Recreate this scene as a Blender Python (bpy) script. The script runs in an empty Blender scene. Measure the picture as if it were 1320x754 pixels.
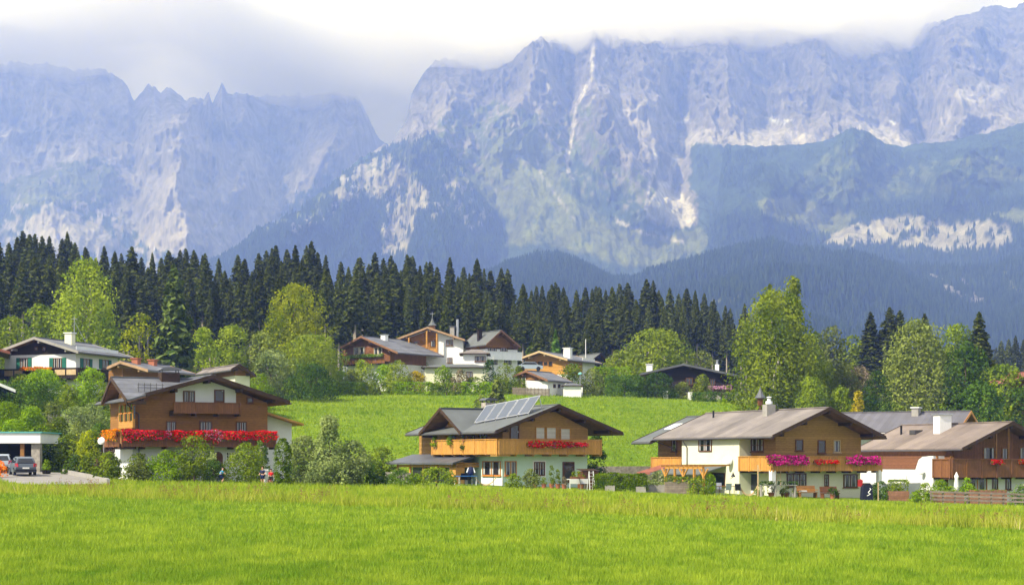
import bpy, math, random
import numpy as np
R = math.radians
C = bpy.context.scene.collection
random.seed(7); rng = np.random.default_rng(11)

# ------------------------------------------------------------------ camera, sky, sun, exposure
F = 2100.0; CX = 660.0; HY = 593.0; ZC = 2.2          # focal length and horizon of the 1320 px photograph, eye height
sc = bpy.context.scene
cam = bpy.data.cameras.new("camera"); co = bpy.data.objects.new("camera", cam); C.objects.link(co)
co.location = (0, 0, ZC); co.rotation_euler = (R(90), 0, 0)
cam.sensor_width = 36; cam.lens = 36*F/1320; cam.shift_y = (HY-377)/1320; cam.clip_start = .5; cam.clip_end = 60000
sc.camera = co
SUN_AZ = R(236); SUN_EL = R(43)                       # compass-style: clockwise from +Y
sd = (math.sin(SUN_AZ)*math.cos(SUN_EL), math.cos(SUN_AZ)*math.cos(SUN_EL), math.sin(SUN_EL))
w = bpy.data.worlds.new("World"); sc.world = w; w.use_nodes = True
nt = w.node_tree; nt.nodes.clear()
def N(nt, typ, **k):
    n = nt.nodes.new(typ)
    for a, b in k.items():
        if a.startswith('i_'): n.inputs[a[2:].replace('_', ' ')].default_value = b
        else: setattr(n, a, b)
    return n
wo = N(nt, 'ShaderNodeOutputWorld'); bg = N(nt, 'ShaderNodeBackground'); bg.inputs[1].default_value = .125
sky = N(nt, 'ShaderNodeTexSky'); sky.sky_type = 'NISHITA'; sky.sun_disc = False
sky.sun_elevation = SUN_EL; sky.sun_rotation = SUN_AZ; sky.altitude = 800
tc = N(nt, 'ShaderNodeTexCoord'); mp = N(nt, 'ShaderNodeMapping'); mp.inputs['Scale'].default_value = (1, 1, 3.2)
n1 = N(nt, 'ShaderNodeTexNoise'); n1.inputs['Scale'].default_value = 4.2; n1.inputs['Detail'].default_value = 7; n1.inputs['Roughness'].default_value = .58
r1 = N(nt, 'ShaderNodeValToRGB'); r1.color_ramp.elements[0].position = .40; r1.color_ramp.elements[1].position = .62
r1.color_ramp.elements[0].color = (4.9, 4.95, 5.1, 1); r1.color_ramp.elements[1].color = (5.9, 5.9, 5.85, 1)
mx = N(nt, 'ShaderNodeMix', data_type='RGBA'); mx.inputs[0].default_value = .86
L = nt.links.new
L(tc.outputs['Generated'], mp.inputs[0]); L(mp.outputs[0], n1.inputs['Vector']); L(n1.outputs[0], r1.inputs[0])
L(sky.outputs[0], mx.inputs[6]); L(r1.outputs[0], mx.inputs[7]); L(mx.outputs[2], bg.inputs[0]); L(bg.outputs[0], wo.inputs[0])
sl = bpy.data.lights.new("sun", 'SUN'); so = bpy.data.objects.new("sun", sl); C.objects.link(so)
sl.energy = 5.0; sl.angle = R(.6); sl.color = (1, .93, .82)
from mathutils import Vector, Matrix
so.rotation_euler = Vector(sd).to_track_quat('Z', 'Y').to_euler()
vs = sc.view_settings; vs.view_transform = 'Standard'; vs.look = 'None'; vs.exposure = .62; vs.gamma = 1; vs.use_curve_mapping = False
sc.render.engine = 'CYCLES'
sc.cycles.max_bounces = 5; sc.cycles.diffuse_bounces = 2; sc.cycles.glossy_bounces = 2; sc.cycles.transmission_bounces = 2
sc.cycles.transparent_max_bounces = 8; sc.cycles.volume_bounces = 3; sc.cycles.use_denoising = True; sc.cycles.sample_clamp_indirect = 6
try: sc.cycles.denoiser = 'OPENIMAGEDENOISE'
except Exception: pass

def P(px, py, Y): return Vector(((px-CX)/F*Y, Y, ZC+(HY-py)/F*Y))

# ------------------------------------------------------------------ numpy noise
_perm = np.random.default_rng(3).integers(0, 1 << 16, 65536)
def _h(ix, iy, s): return _perm[(_perm[(ix + s*131) & 65535] + iy) & 65535] / 65536.0
def vnoise(x, y, s=0):
    ix = np.floor(x).astype(np.int64); iy = np.floor(y).astype(np.int64); fx = x-ix; fy = y-iy
    fx = fx*fx*fx*(fx*(fx*6-15)+10); fy = fy*fy*fy*(fy*(fy*6-15)+10)
    a = _h(ix, iy, s); b = _h(ix+1, iy, s); c = _h(ix, iy+1, s); d = _h(ix+1, iy+1, s)
    return (a*(1-fx)+b*fx)*(1-fy)+(c*(1-fx)+d*fx)*fy*1.0
def fbm(x, y, o=5, s=0, g=.5):
    r = 0; a = 1; t = 0
    for i in range(o):
        r = r + a*vnoise(x*2**i+i*17.3, y*2**i-i*9.1, s+i); t += a; a *= g
    return r/t
def ridged(x, y, o=5, s=0, g=.5):
    r = 0; a = 1; t = 0
    for i in range(o):
        r = r + a*(1-np.abs(2*vnoise(x*2**i+i*11.3, y*2**i+i*5.1, s+i)-1)); t += a; a *= g
    return r/t

# ------------------------------------------------------------------ materials
MATS = {}
def newmat(name):
    m = bpy.data.materials.new(name); m.use_nodes = True; t = m.node_tree; t.nodes.clear()
    o = N(t, 'ShaderNodeOutputMaterial'); b = N(t, 'ShaderNodeBsdfPrincipled'); t.links.new(b.outputs[0], o.inputs[0])
    b.inputs['Specular IOR Level'].default_value = .25
    MATS[name] = m; return m, t, b, o
def mat(name, c, rough=.8, var=.18, scale=1.5, c2=None, plank=None, plank_dir='Z', bump=0, metal=0, stretch=(1, 1, 1), spec=.25):
    if name in MATS: return MATS[name]
    m, t, b, o = newmat(name); lk = t.links.new
    b.inputs['Roughness'].default_value = rough; b.inputs['Metallic'].default_value = metal; b.inputs['Specular IOR Level'].default_value = spec
    tcn = N(t, 'ShaderNodeTexCoord'); mpn = N(t, 'ShaderNodeMapping'); mpn.inputs['Scale'].default_value = stretch
    lk(tcn.outputs['Object'], mpn.inputs[0])
    no = N(t, 'ShaderNodeTexNoise'); no.inputs['Scale'].default_value = scale; no.inputs['Detail'].default_value = 5; no.inputs['Roughness'].default_value = .65
    lk(mpn.outputs[0], no.inputs['Vector'])
    rp = N(t, 'ShaderNodeValToRGB'); e = rp.color_ramp.elements; e[0].position = .33; e[1].position = .67
    lo = [x*(1-var) for x in c]; hi = [min(1, x*(1+var)) for x in (c2 or c)]
    e[0].color = (*lo, 1); e[1].color = (*hi, 1); lk(no.outputs[0], rp.inputs[0]); col = rp.outputs[0]
    if plank:
        sx = N(t, 'ShaderNodeSeparateXYZ'); lk(tcn.outputs['Object'], sx.inputs[0])
        src = sx.outputs[plank_dir] if plank_dir in ('X', 'Y', 'Z') else None
        if src is None:
            ad = N(t, 'ShaderNodeMath', operation='ADD'); lk(sx.outputs['X'], ad.inputs[0]); lk(sx.outputs['Y'], ad.inputs[1]); src = ad.outputs[0]
        dv = N(t, 'ShaderNodeMath', operation='DIVIDE'); dv.inputs[1].default_value = plank; lk(src, dv.inputs[0])
        fr = N(t, 'ShaderNodeMath', operation='FRACT'); lk(dv.outputs[0], fr.inputs[0])
        fl = N(t, 'ShaderNodeMath', operation='FLOOR'); lk(dv.outputs[0], fl.inputs[0])
        wn = N(t, 'ShaderNodeTexWhiteNoise', noise_dimensions='1D'); lk(fl.outputs[0], wn.inputs['W'])
        gp = N(t, 'ShaderNodeMath', operation='GREATER_THAN'); gp.inputs[1].default_value = .10 if plank < .5 else .03; lk(fr.outputs[0], gp.inputs[0])
        m1 = N(t, 'ShaderNodeMapRange'); m1.inputs['To Min'].default_value = .84; m1.inputs['To Max'].default_value = 1.12; lk(wn.outputs[0], m1.inputs[0])
        m2 = N(t, 'ShaderNodeMapRange'); m2.inputs['To Min'].default_value = .66; m2.inputs['To Max'].default_value = 1; lk(gp.outputs[0], m2.inputs[0])
        mu = N(t, 'ShaderNodeMath', operation='MULTIPLY'); lk(m1.outputs[0], mu.inputs[0]); lk(m2.outputs[0], mu.inputs[1])
        vm = N(t, 'ShaderNodeVectorMath', operation='SCALE'); lk(col, vm.inputs[0]); lk(mu.outputs[0], vm.inputs['Scale']); col = vm.outputs[0]
    lk(col, b.inputs['Base Color'])
    if bump:
        bp = N(t, 'ShaderNodeBump'); bp.inputs['Strength'].default_value = bump; bp.inputs['Distance'].default_value = .03
        n2 = N(t, 'ShaderNodeTexNoise'); n2.inputs['Scale'].default_value = scale*9; n2.inputs['Detail'].default_value = 4
        lk(tcn.outputs['Object'], n2.inputs['Vector']); lk(n2.outputs[0], bp.inputs['Height']); lk(bp.outputs[0], b.inputs['Normal'])
    return m
def leafmat(name, c1, c2, trans=.3, c3=None):
    """per-leaf colour from the face attribute 'rnd'"""
    if name in MATS: return MATS[name]
    m, t, b, o = newmat(name); lk = t.links.new; t.nodes.remove(b)
    at = N(t, 'ShaderNodeAttribute', attribute_name='rnd'); rp = N(t, 'ShaderNodeValToRGB'); e = rp.color_ramp.elements
    e[0].color = (*c1, 1); e[1].color = (*c2, 1)
    if c3: q = e.new(.93); q.color = (*c2, 1); e[-1].color = (*c3, 1)
    lk(at.outputs['Fac'], rp.inputs[0])
    oi = N(t, 'ShaderNodeObjectInfo'); mr = N(t, 'ShaderNodeMapRange'); mr.inputs['To Min'].default_value = .72; mr.inputs['To Max'].default_value = 1.25; lk(oi.outputs['Random'], mr.inputs[0])
    vm = N(t, 'ShaderNodeVectorMath', operation='SCALE'); lk(rp.outputs[0], vm.inputs[0]); lk(mr.outputs[0], vm.inputs['Scale'])
    d = N(t, 'ShaderNodeBsdfDiffuse'); tr = N(t, 'ShaderNodeBsdfTranslucent'); ms = N(t, 'ShaderNodeMixShader'); ms.inputs[0].default_value = trans
    lk(vm.outputs[0], d.inputs[0]); lk(vm.outputs[0], tr.inputs[0]); lk(d.outputs[0], ms.inputs[1]); lk(tr.outputs[0], ms.inputs[2]); lk(ms.outputs[0], o.inputs[0])
    return m

M = dict(
 plaster=mat('plaster_white', (.70, .71, .72), .9, .05, .8, bump=.15),
 cream=mat('plaster_cream', (.70, .69, .53), .9, .05, .8, bump=.15),
 mint=mat('plaster_mint', (.56, .70, .63), .9, .05, .8, bump=.15),
 wood=mat('timber_brown', (.27, .125, .030), .7, .25, 3, plank=.19, stretch=(1, 1, 6)),
 woodhoney=mat('timber_honey', (.50, .25, .055), .65, .22, 3, plank=.19, stretch=(1, 1, 6)),
 woodolive=mat('timber_olive_brown', (.36, .20, .05), .7, .25, 3, plank=.2, stretch=(1, 1, 6)),
 woodv=mat('timber_vertical', (.22, .095, .032), .7, .25, 3, plank=.16, plank_dir='XY', stretch=(6, 6, 1)),
 rail=mat('railing_honey', (.50, .25, .055), .6, .2, 3, plank=.17, plank_dir='XY', stretch=(5, 5, 1)),
 raildark=mat('railing_brown', (.19, .08, .03), .7, .25, 3, plank=.17, plank_dir='XY', stretch=(5, 5, 1)),
 dark=mat('timber_dark', (.05, .027, .015), .75, .3, 3, stretch=(1, 1, 4)),
 verydark=mat('timber_black_brown', (.022, .013, .010), .75, .3, 3, plank=.2),
 soffit=mat('soffit_boards', (.22, .11, .04), .8, .25, 2, plank=.15, plank_dir='Y'),
 vergetan=mat('timber_weathered_tan', (.34, .22, .13), .75, .2, 3),
 vergebrown=mat('timber_weathered_brown', (.20, .10, .055), .75, .2, 3),
 pale=mat('timber_pale', (.50, .36, .2), .7, .15, 3),
 frame=mat('frame_orange_wood', (.50, .20, .035), .55, .15, 3),
 framebrown=mat('frame_brown_wood', (.13, .05, .018), .6, .2, 3),
 white=mat('white_paint', (.8, .8, .8), .5, .04, 2),
 whitemetal=mat('white_metal', (.75, .76, .78), .35, .05, 2),
 green=mat('shutter_green', (.015, .14, .10), .5, .15, 3, plank=.12),
 roofgrey=mat('roof_grey_tiles', (.125, .13, .15), .65, .2, .6, c2=(.15, .155, .175), plank=.34, plank_dir='Z', bump=.2),
 roofslate=mat('roof_slate_tiles', (.115, .125, .125), .7, .14, .5, bump=.3),
 roofpink=mat('roof_tan_shingle', (.165, .145, .14), .85, .16, .35, c2=(.205, .18, .165), plank=1.7, plank_dir='Y', bump=.35),
 roofpink2=mat('roof_tan_brown_shingle', (.17, .135, .12), .85, .13, .35, c2=(.21, .17, .145), plank=1.9, plank_dir='Y', bump=.35),
 seam=mat('roof_standing_seam', (.12, .115, .13), .55, .12, .6, plank=.55, plank_dir='Y'),
 roofdark=mat('roof_dark_metal', (.09, .095, .11), .5, .2, .6, bump=.1),
 roofred=mat('roof_red_tiles', (.26, .09, .06), .8, .2, 2, plank=.3, plank_dir='Z'),
 gutter=mat('gutter_metal', (.10, .095, .10), .4, .1, 2, metal=.5),
 metal=mat('galvanised_metal', (.45, .46, .48), .35, .15, 3, metal=.8),
 black=mat('black_plastic', (.012, .012, .014), .5, .2, 3),
 cladding=mat('cladding_red_brown', (.20, .085, .042), .75, .2, 3, plank=.3, stretch=(1, 1, 5)),
 stone=mat('field_stone', (.34, .31, .27), .9, .35, 3.5, bump=.8),
 concrete=mat('concrete', (.30, .285, .265), .9, .12, 2, bump=.3),
 gravel=mat('gravel_drive', (.25, .235, .22), .95, .14, .7, bump=.3),
 terracotta=mat('terracotta', (.36, .13, .07), .85, .15, 4),
 bark=mat('bark', (.10, .075, .055), .95, .3, 4, bump=.5, stretch=(1, 1, .3)),
 barkspruce=mat('bark_spruce', (.36, .31, .27), .95, .3, 2, stretch=(1, 1, .3)),
 barkbirch=mat('bark_birch', (.45, .42, .38), .9, .4, 3, bump=.3),
 curtain=mat('curtain', (.42, .42, .42), .9, .1, 6),
 blind=mat('roller_blind', (.60, .57, .50), .8, .06, 2, plank=.09),
 blue=mat('blue_plastic', (.03, .16, .5), .45, .1, 3),
 red=mat('red_cloth', (.65, .02, .02), .8, .15, 3),
 skin=mat('skin', (.55, .32, .22), .6, .05, 5),
 hair=mat('hair', (.07, .04, .02), .7, .2, 9),
)
# window glass: dark room behind a reflecting pane
m, t, b, o = newmat('window_glass'); b.inputs['Base Color'].default_value = (.018, .02, .024, 1); b.inputs['Roughness'].default_value = .06; b.inputs['Specular IOR Level'].default_value = .7; M['glass'] = m
m, t, b, o = newmat('solar_glass'); b.inputs['Base Color'].default_value = (.20, .23, .30, 1); b.inputs['Roughness'].default_value = .35; b.inputs['Specular IOR Level'].default_value = .9
tcn = N(t, 'ShaderNodeTexCoord'); no = N(t, 'ShaderNodeTexNoise'); no.inputs['Scale'].default_value = 1.2; t.links.new(tcn.outputs['Object'], no.inputs[0])
rp = N(t, 'ShaderNodeValToRGB'); rp.color_ramp.elements[0].color = (.055, .07, .10, 1); rp.color_ramp.elements[1].color = (.08, .10, .135, 1); t.links.new(no.outputs[0], rp.inputs[0]); t.links.new(rp.outputs[0], b.inputs['Base Color']); M['solar'] = m

# ------------------------------------------------------------------ mesh builder
class MB:
    def __init__(s): s.v = []; s.f = []
    def add(s, vs, fs):
        k = len(s.v); s.v += [tuple(x) for x in vs]; s.f += [tuple(i+k for i in q) for q in fs]; return s
    def box(s, x0, y0, z0, x1, y1, z1):
        x0, x1 = min(x0, x1), max(x0, x1); y0, y1 = min(y0, y1), max(y0, y1); z0, z1 = min(z0, z1), max(z0, z1)
        return s.add([(x0,y0,z0),(x1,y0,z0),(x1,y1,z0),(x0,y1,z0),(x0,y0,z1),(x1,y0,z1),(x1,y1,z1),(x0,y1,z1)],
                     [(0,3,2,1),(4,5,6,7),(0,1,5,4),(1,2,6,5),(2,3,7,6),(3,0,4,7)])
    def prism(s, poly, a0, a1, axis='y'):
        """poly in the plane across the axis, extruded from a0 to a1"""
        n = len(poly); mk = (lambda p, a: (p[0], a, p[1])) if axis == 'y' else ((lambda p, a: (a, p[0], p[1])) if axis == 'x' else (lambda p, a: (p[0], p[1], a)))
        vs = [mk(p, a0) for p in poly]+[mk(p, a1) for p in poly]
        fs = [tuple(range(n)), tuple(range(2*n-1, n-1, -1))]+[(i, n+i, n+(i+1) % n, (i+1) % n) for i in range(n)]
        return s.add(vs, fs)
    def hexa(s, b, t): return s.add(list(b)+list(t), [(0,3,2,1),(4,5,6,7),(0,1,5,4),(1,2,6,5),(2,3,7,6),(3,0,4,7)])
    def bar(s, p, q, w, h=None):
        h = h or w; p = Vector(p); q = Vector(q); d = (q-p).normalized(); u = d.cross(Vector((0,0,1)))
        if u.length < 1e-3: u = Vector((1,0,0))
        u.normalize(); v = u.cross(d); a = [-1,1,1,-1]; c = [-1,-1,1,1]
        return s.hexa([p+u*w/2*a[i]+v*h/2*c[i] for i in range(4)], [q+u*w/2*a[i]+v*h/2*c[i] for i in range(4)])
    def tube(s, p, q, r, r2=None, n=8):
        r2 = r if r2 is None else r2; p = Vector(p); q = Vector(q); d = (q-p).normalized(); u = d.cross(Vector((0,0,1)))
        if u.length < 1e-3: u = Vector((1,0,0))
        u.normalize(); v = u.cross(d)
        A = [p+(u*math.cos(2*math.pi*i/n)+v*math.sin(2*math.pi*i/n))*r for i in range(n)]
        B = [q+(u*math.cos(2*math.pi*i/n)+v*math.sin(2*math.pi*i/n))*r2 for i in range(n)]
        return s.add(A+B, [tuple(range(n)), tuple(range(2*n-1, n-1, -1))]+[(i, n+i, n+(i+1) % n, (i+1) % n) for i in range(n)])
    def path(s, pts, r, n=6):
        for a, b in zip(pts, pts[1:]): s.tube(a, b, r, r, n)
        return s
    def lathe(s, prof, c=(0,0,0), n=12):
        k = len(prof); vs = []; fs = []
        for i in range(n):
            a = 2*math.pi*i/n
            vs += [(c[0]+r*math.cos(a), c[1]+r*math.sin(a), c[2]+z) for r, z in prof]
        for i in range(n):
            j = (i+1) % n
            for q in range(k-1): fs.append((i*k+q, j*k+q, j*k+q+1, i*k+q+1))
        return s.add(vs, fs)
    def disc(s, c, nrm, r, t=.04, n=16, dish=0):
        c = Vector(c); nrm = Vector(nrm).normalized()
        u = nrm.cross(Vector((0,0,1))).normalized(); v = u.cross(nrm)
        vs = [c-nrm*dish*r, c-nrm*(dish*r+t)]
        for tt in (0, 1): vs += [c+(u*math.cos(2*math.pi*i/n)+v*math.sin(2*math.pi*i/n))*r-nrm*t*tt for i in range(n)]
        fs = []
        for i in range(n):
            j = (i+1) % n; fs += [(0, 2+i, 2+j), (1, 2+n+j, 2+n+i), (2+i, 2+n+i, 2+n+j, 2+j)]
        return s.add(vs, fs)
    def build(s, name, m, parent=None, loc=None, rz=0, smooth=False, **pr):
        me = bpy.data.meshes.new(name); me.from_pydata(s.v, [], s.f); me.update()
        me.materials.append(m if not isinstance(m, str) else M[m])
        if smooth: me.polygons.foreach_set('use_smooth', [True]*len(me.polygons))
        o = bpy.data.objects.new(name, me); C.objects.link(o)
        if parent: o.parent = parent
        if loc is not None: o.location = loc
        if rz: o.rotation_euler = (0, 0, rz)
        for k, v in pr.items(): o[k] = v
        return o
def B(*a): return MB().box(*a)
def fast(name, V, m, quads=True, rnd=None, parent=None, loc=None, faces=None, smooth=False):
    """mesh from numpy verts; consecutive 4 (or 3) verts make a face unless faces are given"""
    me = bpy.data.meshes.new(name); V = np.ascontiguousarray(V, dtype=np.float32); nv = len(V)
    if faces is None: k = 4 if quads else 3; faces = np.arange(nv, dtype=np.int32).reshape(-1, k)
    nf, k = faces.shape
    me.vertices.add(nv); me.vertices.foreach_set('co', V.ravel()); me.loops.add(nf*k); me.polygons.add(nf)
    me.loops.foreach_set('vertex_index', np.ascontiguousarray(faces, dtype=np.int32).ravel())
    me.polygons.foreach_set('loop_start', np.arange(0, nf*k, k, dtype=np.int32))
    try: me.polygons.foreach_set('loop_total', np.full(nf, k, dtype=np.int32))
    except Exception: pass
    if rnd is not None: me.attributes.new('rnd', 'FLOAT', 'FACE').data.foreach_set('value', rnd.astype(np.float32))
    if smooth: me.polygons.foreach_set('use_smooth', np.ones(nf, dtype=bool))
    me.update(calc_edges=True); me.validate(); me.materials.append(m)
    o = bpy.data.objects.new(name, me); C.objects.link(o)
    if parent: o.parent = parent
    if loc is not None: o.location = loc
    return o
def thing(name, label, cat, loc=(0,0,0), rz=0, group=None):
    o = bpy.data.objects.new(name, None); C.objects.link(o); o.location = loc; o.rotation_euler = (0, 0, rz)
    o['label'] = label; o['category'] = cat
    if group: o['group'] = group
    return o
def tag(o, label, cat, group=None):
    o['label'] = label; o['category'] = cat
    if group: o['group'] = group
    return o
def copy_tree(o, parent=None):
    c = o.copy(); C.objects.link(c); c.parent = parent
    for ch in [x for x in bpy.data.objects if x.parent == o and x is not c]: copy_tree(ch, c)
    return c

# ------------------------------------------------------------------ terrain
TY = [0, 60, 95, 125, 150, 158, 170, 190, 235, 260, 340, 450, 700, 1500, 3000]
TX = [-100, 0, 330, 660, 990, 1320, 1500]
TZ = [[-.3]*7, [-.1,-.1,-.2,-.3,-.45,-.6,-.7], [.35,.3,.1,-.2,-.6,-1.1,-1.2], [.8,.75,.5,0,-.8,-1.5,-1.7],
      [2.2,1.8,.8,.1,-.8,-1.5,-1.7], [4.4,3.6,2.2,1.2,.2,-1,-1.3], [8.2,7.0,5.2,4.4,2.4,.4,0], [11,10.2,7.8,7.2,5.0,2.4,2],
      [15,14,11.6,12.1,10.4,9.0,9], [18,17,13.6,13.4,11.8,10.6,10.4], [25,24,22,20,17,14,14],
      [32,31,29,26,21,17,17], [42,40,38,36,32,28,28], [60,58,55,52,50,48,48], [80,80,80,80,80,80,80]]
_ys = np.concatenate([np.linspace(0, 500, 501), np.linspace(505, 3000, 500)]); _xs = np.linspace(-100, 1500, 81)
_tab = np.array([[np.interp(x, TX, r) for x in _xs] for r in TZ]); _g = np.array([np.interp(_ys, TY, _tab[:, i]) for i in range(81)]).T
for _ in range(3):
    g2 = _g.copy()
    for d in range(1, 4): g2 += np.roll(_g, d, 0)+np.roll(_g, -d, 0)
    g2 /= 7; g2[:8] = _g[:8]; g2[480:] = _g[480:]; _g = g2
    g3 = _g.copy()
    for d in range(1, 6): g3 += _g[:, np.clip(np.arange(81)+d, 0, 80)]+_g[:, np.clip(np.arange(81)-d, 0, 80)]
    _g = g3/11
def ground(x, y):
    x = np.asarray(x, float); y = np.asarray(y, float)
    px = np.clip(CX+F*x/np.maximum(y, 60), -100, 1500); yi = np.interp(np.clip(y, 0, 3000), _ys, np.arange(len(_ys))); xi = (px+100)/20
    a = np.clip(yi.astype(int), 0, len(_ys)-2); b = np.clip(xi.astype(int), 0, 79); fa = yi-a; fb = xi-b
    z = (_g[a, b]*(1-fb)+_g[a, b+1]*fb)*(1-fa)+(_g[a+1, b]*(1-fb)+_g[a+1, b+1]*fb)*fa
    bumps = (fbm(x/9+50, y/9+50, 3, 5)-.5)*np.clip((y-60)/60, .1, 1)*.35
    return z+bumps*np.where((y > 118) & (y < 154), .15, 1)
def gz(x, y): return float(ground(np.array([x]), np.array([y]))[0])
def G(px, Y): x = (px-CX)/F*Y; return Vector((x, Y, gz(x, Y)))

def grassmat():
    m, t, b, o = newmat('meadow_ground'); lk = t.links.new; b.inputs['Roughness'].default_value = .95; b.inputs['Specular IOR Level'].default_value = .05
    tcn = N(t, 'ShaderNodeTexCoord'); n1 = N(t, 'ShaderNodeTexNoise'); n1.inputs['Scale'].default_value = .06; n1.inputs['Detail'].default_value = 8; n1.inputs['Roughness'].default_value = .7
    n2 = N(t, 'ShaderNodeTexNoise'); n2.inputs['Scale'].default_value = 1.4; n2.inputs['Detail'].default_value = 6; n2.inputs['Roughness'].default_value = .75
    lk(tcn.outputs['Object'], n1.inputs[0]); lk(tcn.outputs['Object'], n2.inputs[0])
    rp = N(t, 'ShaderNodeValToRGB'); e = rp.color_ramp.elements; e[0].position = .38; e[1].position = .64; e[0].color = (.10, .19, .012, 1); e[1].color = (.185, .26, .02, 1)
    r2 = N(t, 'ShaderNodeValToRGB'); e = r2.color_ramp.elements; e[0].position = .3; e[1].position = .7; e[0].color = (.42, .5, .4, 1); e[1].color = (1.4, 1.28, 1.1, 1)
    mm = N(t, 'ShaderNodeMix', data_type='RGBA', blend_type='MULTIPLY'); mm.inputs[0].default_value = 1
    at = N(t, 'ShaderNodeAttribute', attribute_name='dry'); dm = N(t, 'ShaderNodeMix', data_type='RGBA'); dm.inputs[7].default_value = (.24, .245, .035, 1)
    lk(n1.outputs[0], rp.inputs[0]); lk(rp.outputs[0], dm.inputs[6]); lk(at.outputs['Fac'], dm.inputs[0]); lk(dm.outputs[2], mm.inputs[6]); lk(n2.outputs[0], r2.inputs[0]); lk(r2.outputs[0], mm.inputs[7])
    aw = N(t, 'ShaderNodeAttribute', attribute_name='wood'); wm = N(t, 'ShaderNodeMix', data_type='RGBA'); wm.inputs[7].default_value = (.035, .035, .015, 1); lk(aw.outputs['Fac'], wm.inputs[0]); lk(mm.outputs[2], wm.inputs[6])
    lk(wm.outputs[2], b.inputs['Base Color'])
    bp = N(t, 'ShaderNodeBump'); bp.inputs['Strength'].default_value = .5; bp.inputs['Distance'].default_value = .15; lk(n2.outputs[0], bp.inputs['Height']); lk(bp.outputs[0], b.inputs['Normal'])
    return m
def strip_edge(x): return 77.5-.52*x              # where the mown field meets the long dry grass
rows = np.concatenate([np.linspace(-80, 20, 20), np.linspace(22, 260, 240), np.geomspace(262, 3200, 140)])
us = np.linspace(-1, 1, 301)
Yg, Ug = np.meshgrid(rows, us, indexing='ij'); Xg = Ug*(70+.62*np.maximum(Yg, 0)); Zg = ground(Xg, np.maximum(Yg, 0))
V = np.stack([Xg, Yg, Zg], -1).reshape(-1, 3); nr, nc = Yg.shape; ii = np.arange(nr*nc).reshape(nr, nc)
fc = np.stack([ii[:-1, :-1], ii[:-1, 1:], ii[1:, 1:], ii[1:, :-1]], -1).reshape(-1, 4)
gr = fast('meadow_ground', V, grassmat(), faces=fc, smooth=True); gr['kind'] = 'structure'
_x, _y = V[:, 0], V[:, 1]; dry = np.clip((_y-strip_edge(_x))/3, 0, 1)*np.clip((140-_y)/10, 0, 1)*(.35+.5*fbm(_x/5, _y/5, 3, 9))
dry = dry*(1-.5*np.clip((_y-strip_edge(_x)-6)/25, 0, 1)); dry = np.maximum(dry, np.clip((_y-290)/40, 0, 1)*.0)
gr.data.attributes.new('dry', 'FLOAT', 'POINT').data.foreach_set('value', dry.astype(np.float32))
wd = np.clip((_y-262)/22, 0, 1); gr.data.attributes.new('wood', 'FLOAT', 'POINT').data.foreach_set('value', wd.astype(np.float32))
# ------------------------------------------------------------------ mountains: relief sheets at their own distance, back slopes included
def inpoly(x, y, poly):
    r = np.zeros(x.shape, bool); n = len(poly)
    for i in range(n):
        x0, y0 = poly[i]; x1, y1 = poly[(i+1) % n]
        if y0 == y1: continue
        c = ((y0 > y) != (y1 > y)) & (x < (x1-x0)*(y-y0)/(y1-y0)+x0); r ^= c
    return r
def polyline(x, y, pts, w):
    d = np.full(x.shape, 1e9)
    for (x0, y0), (x1, y1) in zip(pts, pts[1:]):
        dx, dy = x1-x0, y1-y0; t = np.clip(((x-x0)*dx+(y-y0)*dy)/(dx*dx+dy*dy), 0, 1)
        d = np.minimum(d, np.hypot(x-x0-t*dx, y-y0-t*dy))
    return d < w
BIO = dict(chute=(.50, .48, .455), snow=(.7, .72, .75), rock=(.195, .185, .18), rock2=(.27, .255, .245), scree=(.36, .345, .33), cliff=(.27, .26, .225), meadow=(.10, .125, .04), alp=(.13, .15, .05), scrub=(.04, .065, .035), forest=(.015, .030, .015))
m, t, b, o = newmat('mountain_ground'); lk = t.links.new; b.inputs['Roughness'].default_value = 1; b.inputs['Specular IOR Level'].default_value = 0
at = N(t, 'ShaderNodeAttribute', attribute_name='Col'); tcn = N(t, 'ShaderNodeTexCoord')
mpn = N(t, 'ShaderNodeMapping'); mpn.inputs['Scale'].default_value = (1, 1, .45); lk(tcn.outputs['Object'], mpn.inputs[0])
n1 = N(t, 'ShaderNodeTexNoise'); n1.inputs['Scale'].default_value = .02; n1.inputs['Detail'].default_value = 8; n1.inputs['Roughness'].default_value = .72; lk(mpn.outputs[0], n1.inputs[0])
mr = N(t, 'ShaderNodeMapRange'); mr.inputs['From Min'].default_value = .3; mr.inputs['From Max'].default_value = .7; mr.inputs['To Min'].default_value = .45; mr.inputs['To Max'].default_value = 1.5; lk(n1.outputs[0], mr.inputs[0])
vm = N(t, 'ShaderNodeVectorMath', operation='SCALE'); lk(at.outputs['Color'], vm.inputs[0]); lk(mr.outputs[0], vm.inputs['Scale']); lk(vm.outputs[0], b.inputs['Base Color'])
bp = N(t, 'ShaderNodeBump'); bp.inputs['Strength'].default_value = .9; bp.inputs['Distance'].default_value = 34; lk(n1.outputs[0], bp.inputs['Height']); lk(bp.outputs[0], b.inputs['Normal'])
MTN = m
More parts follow.
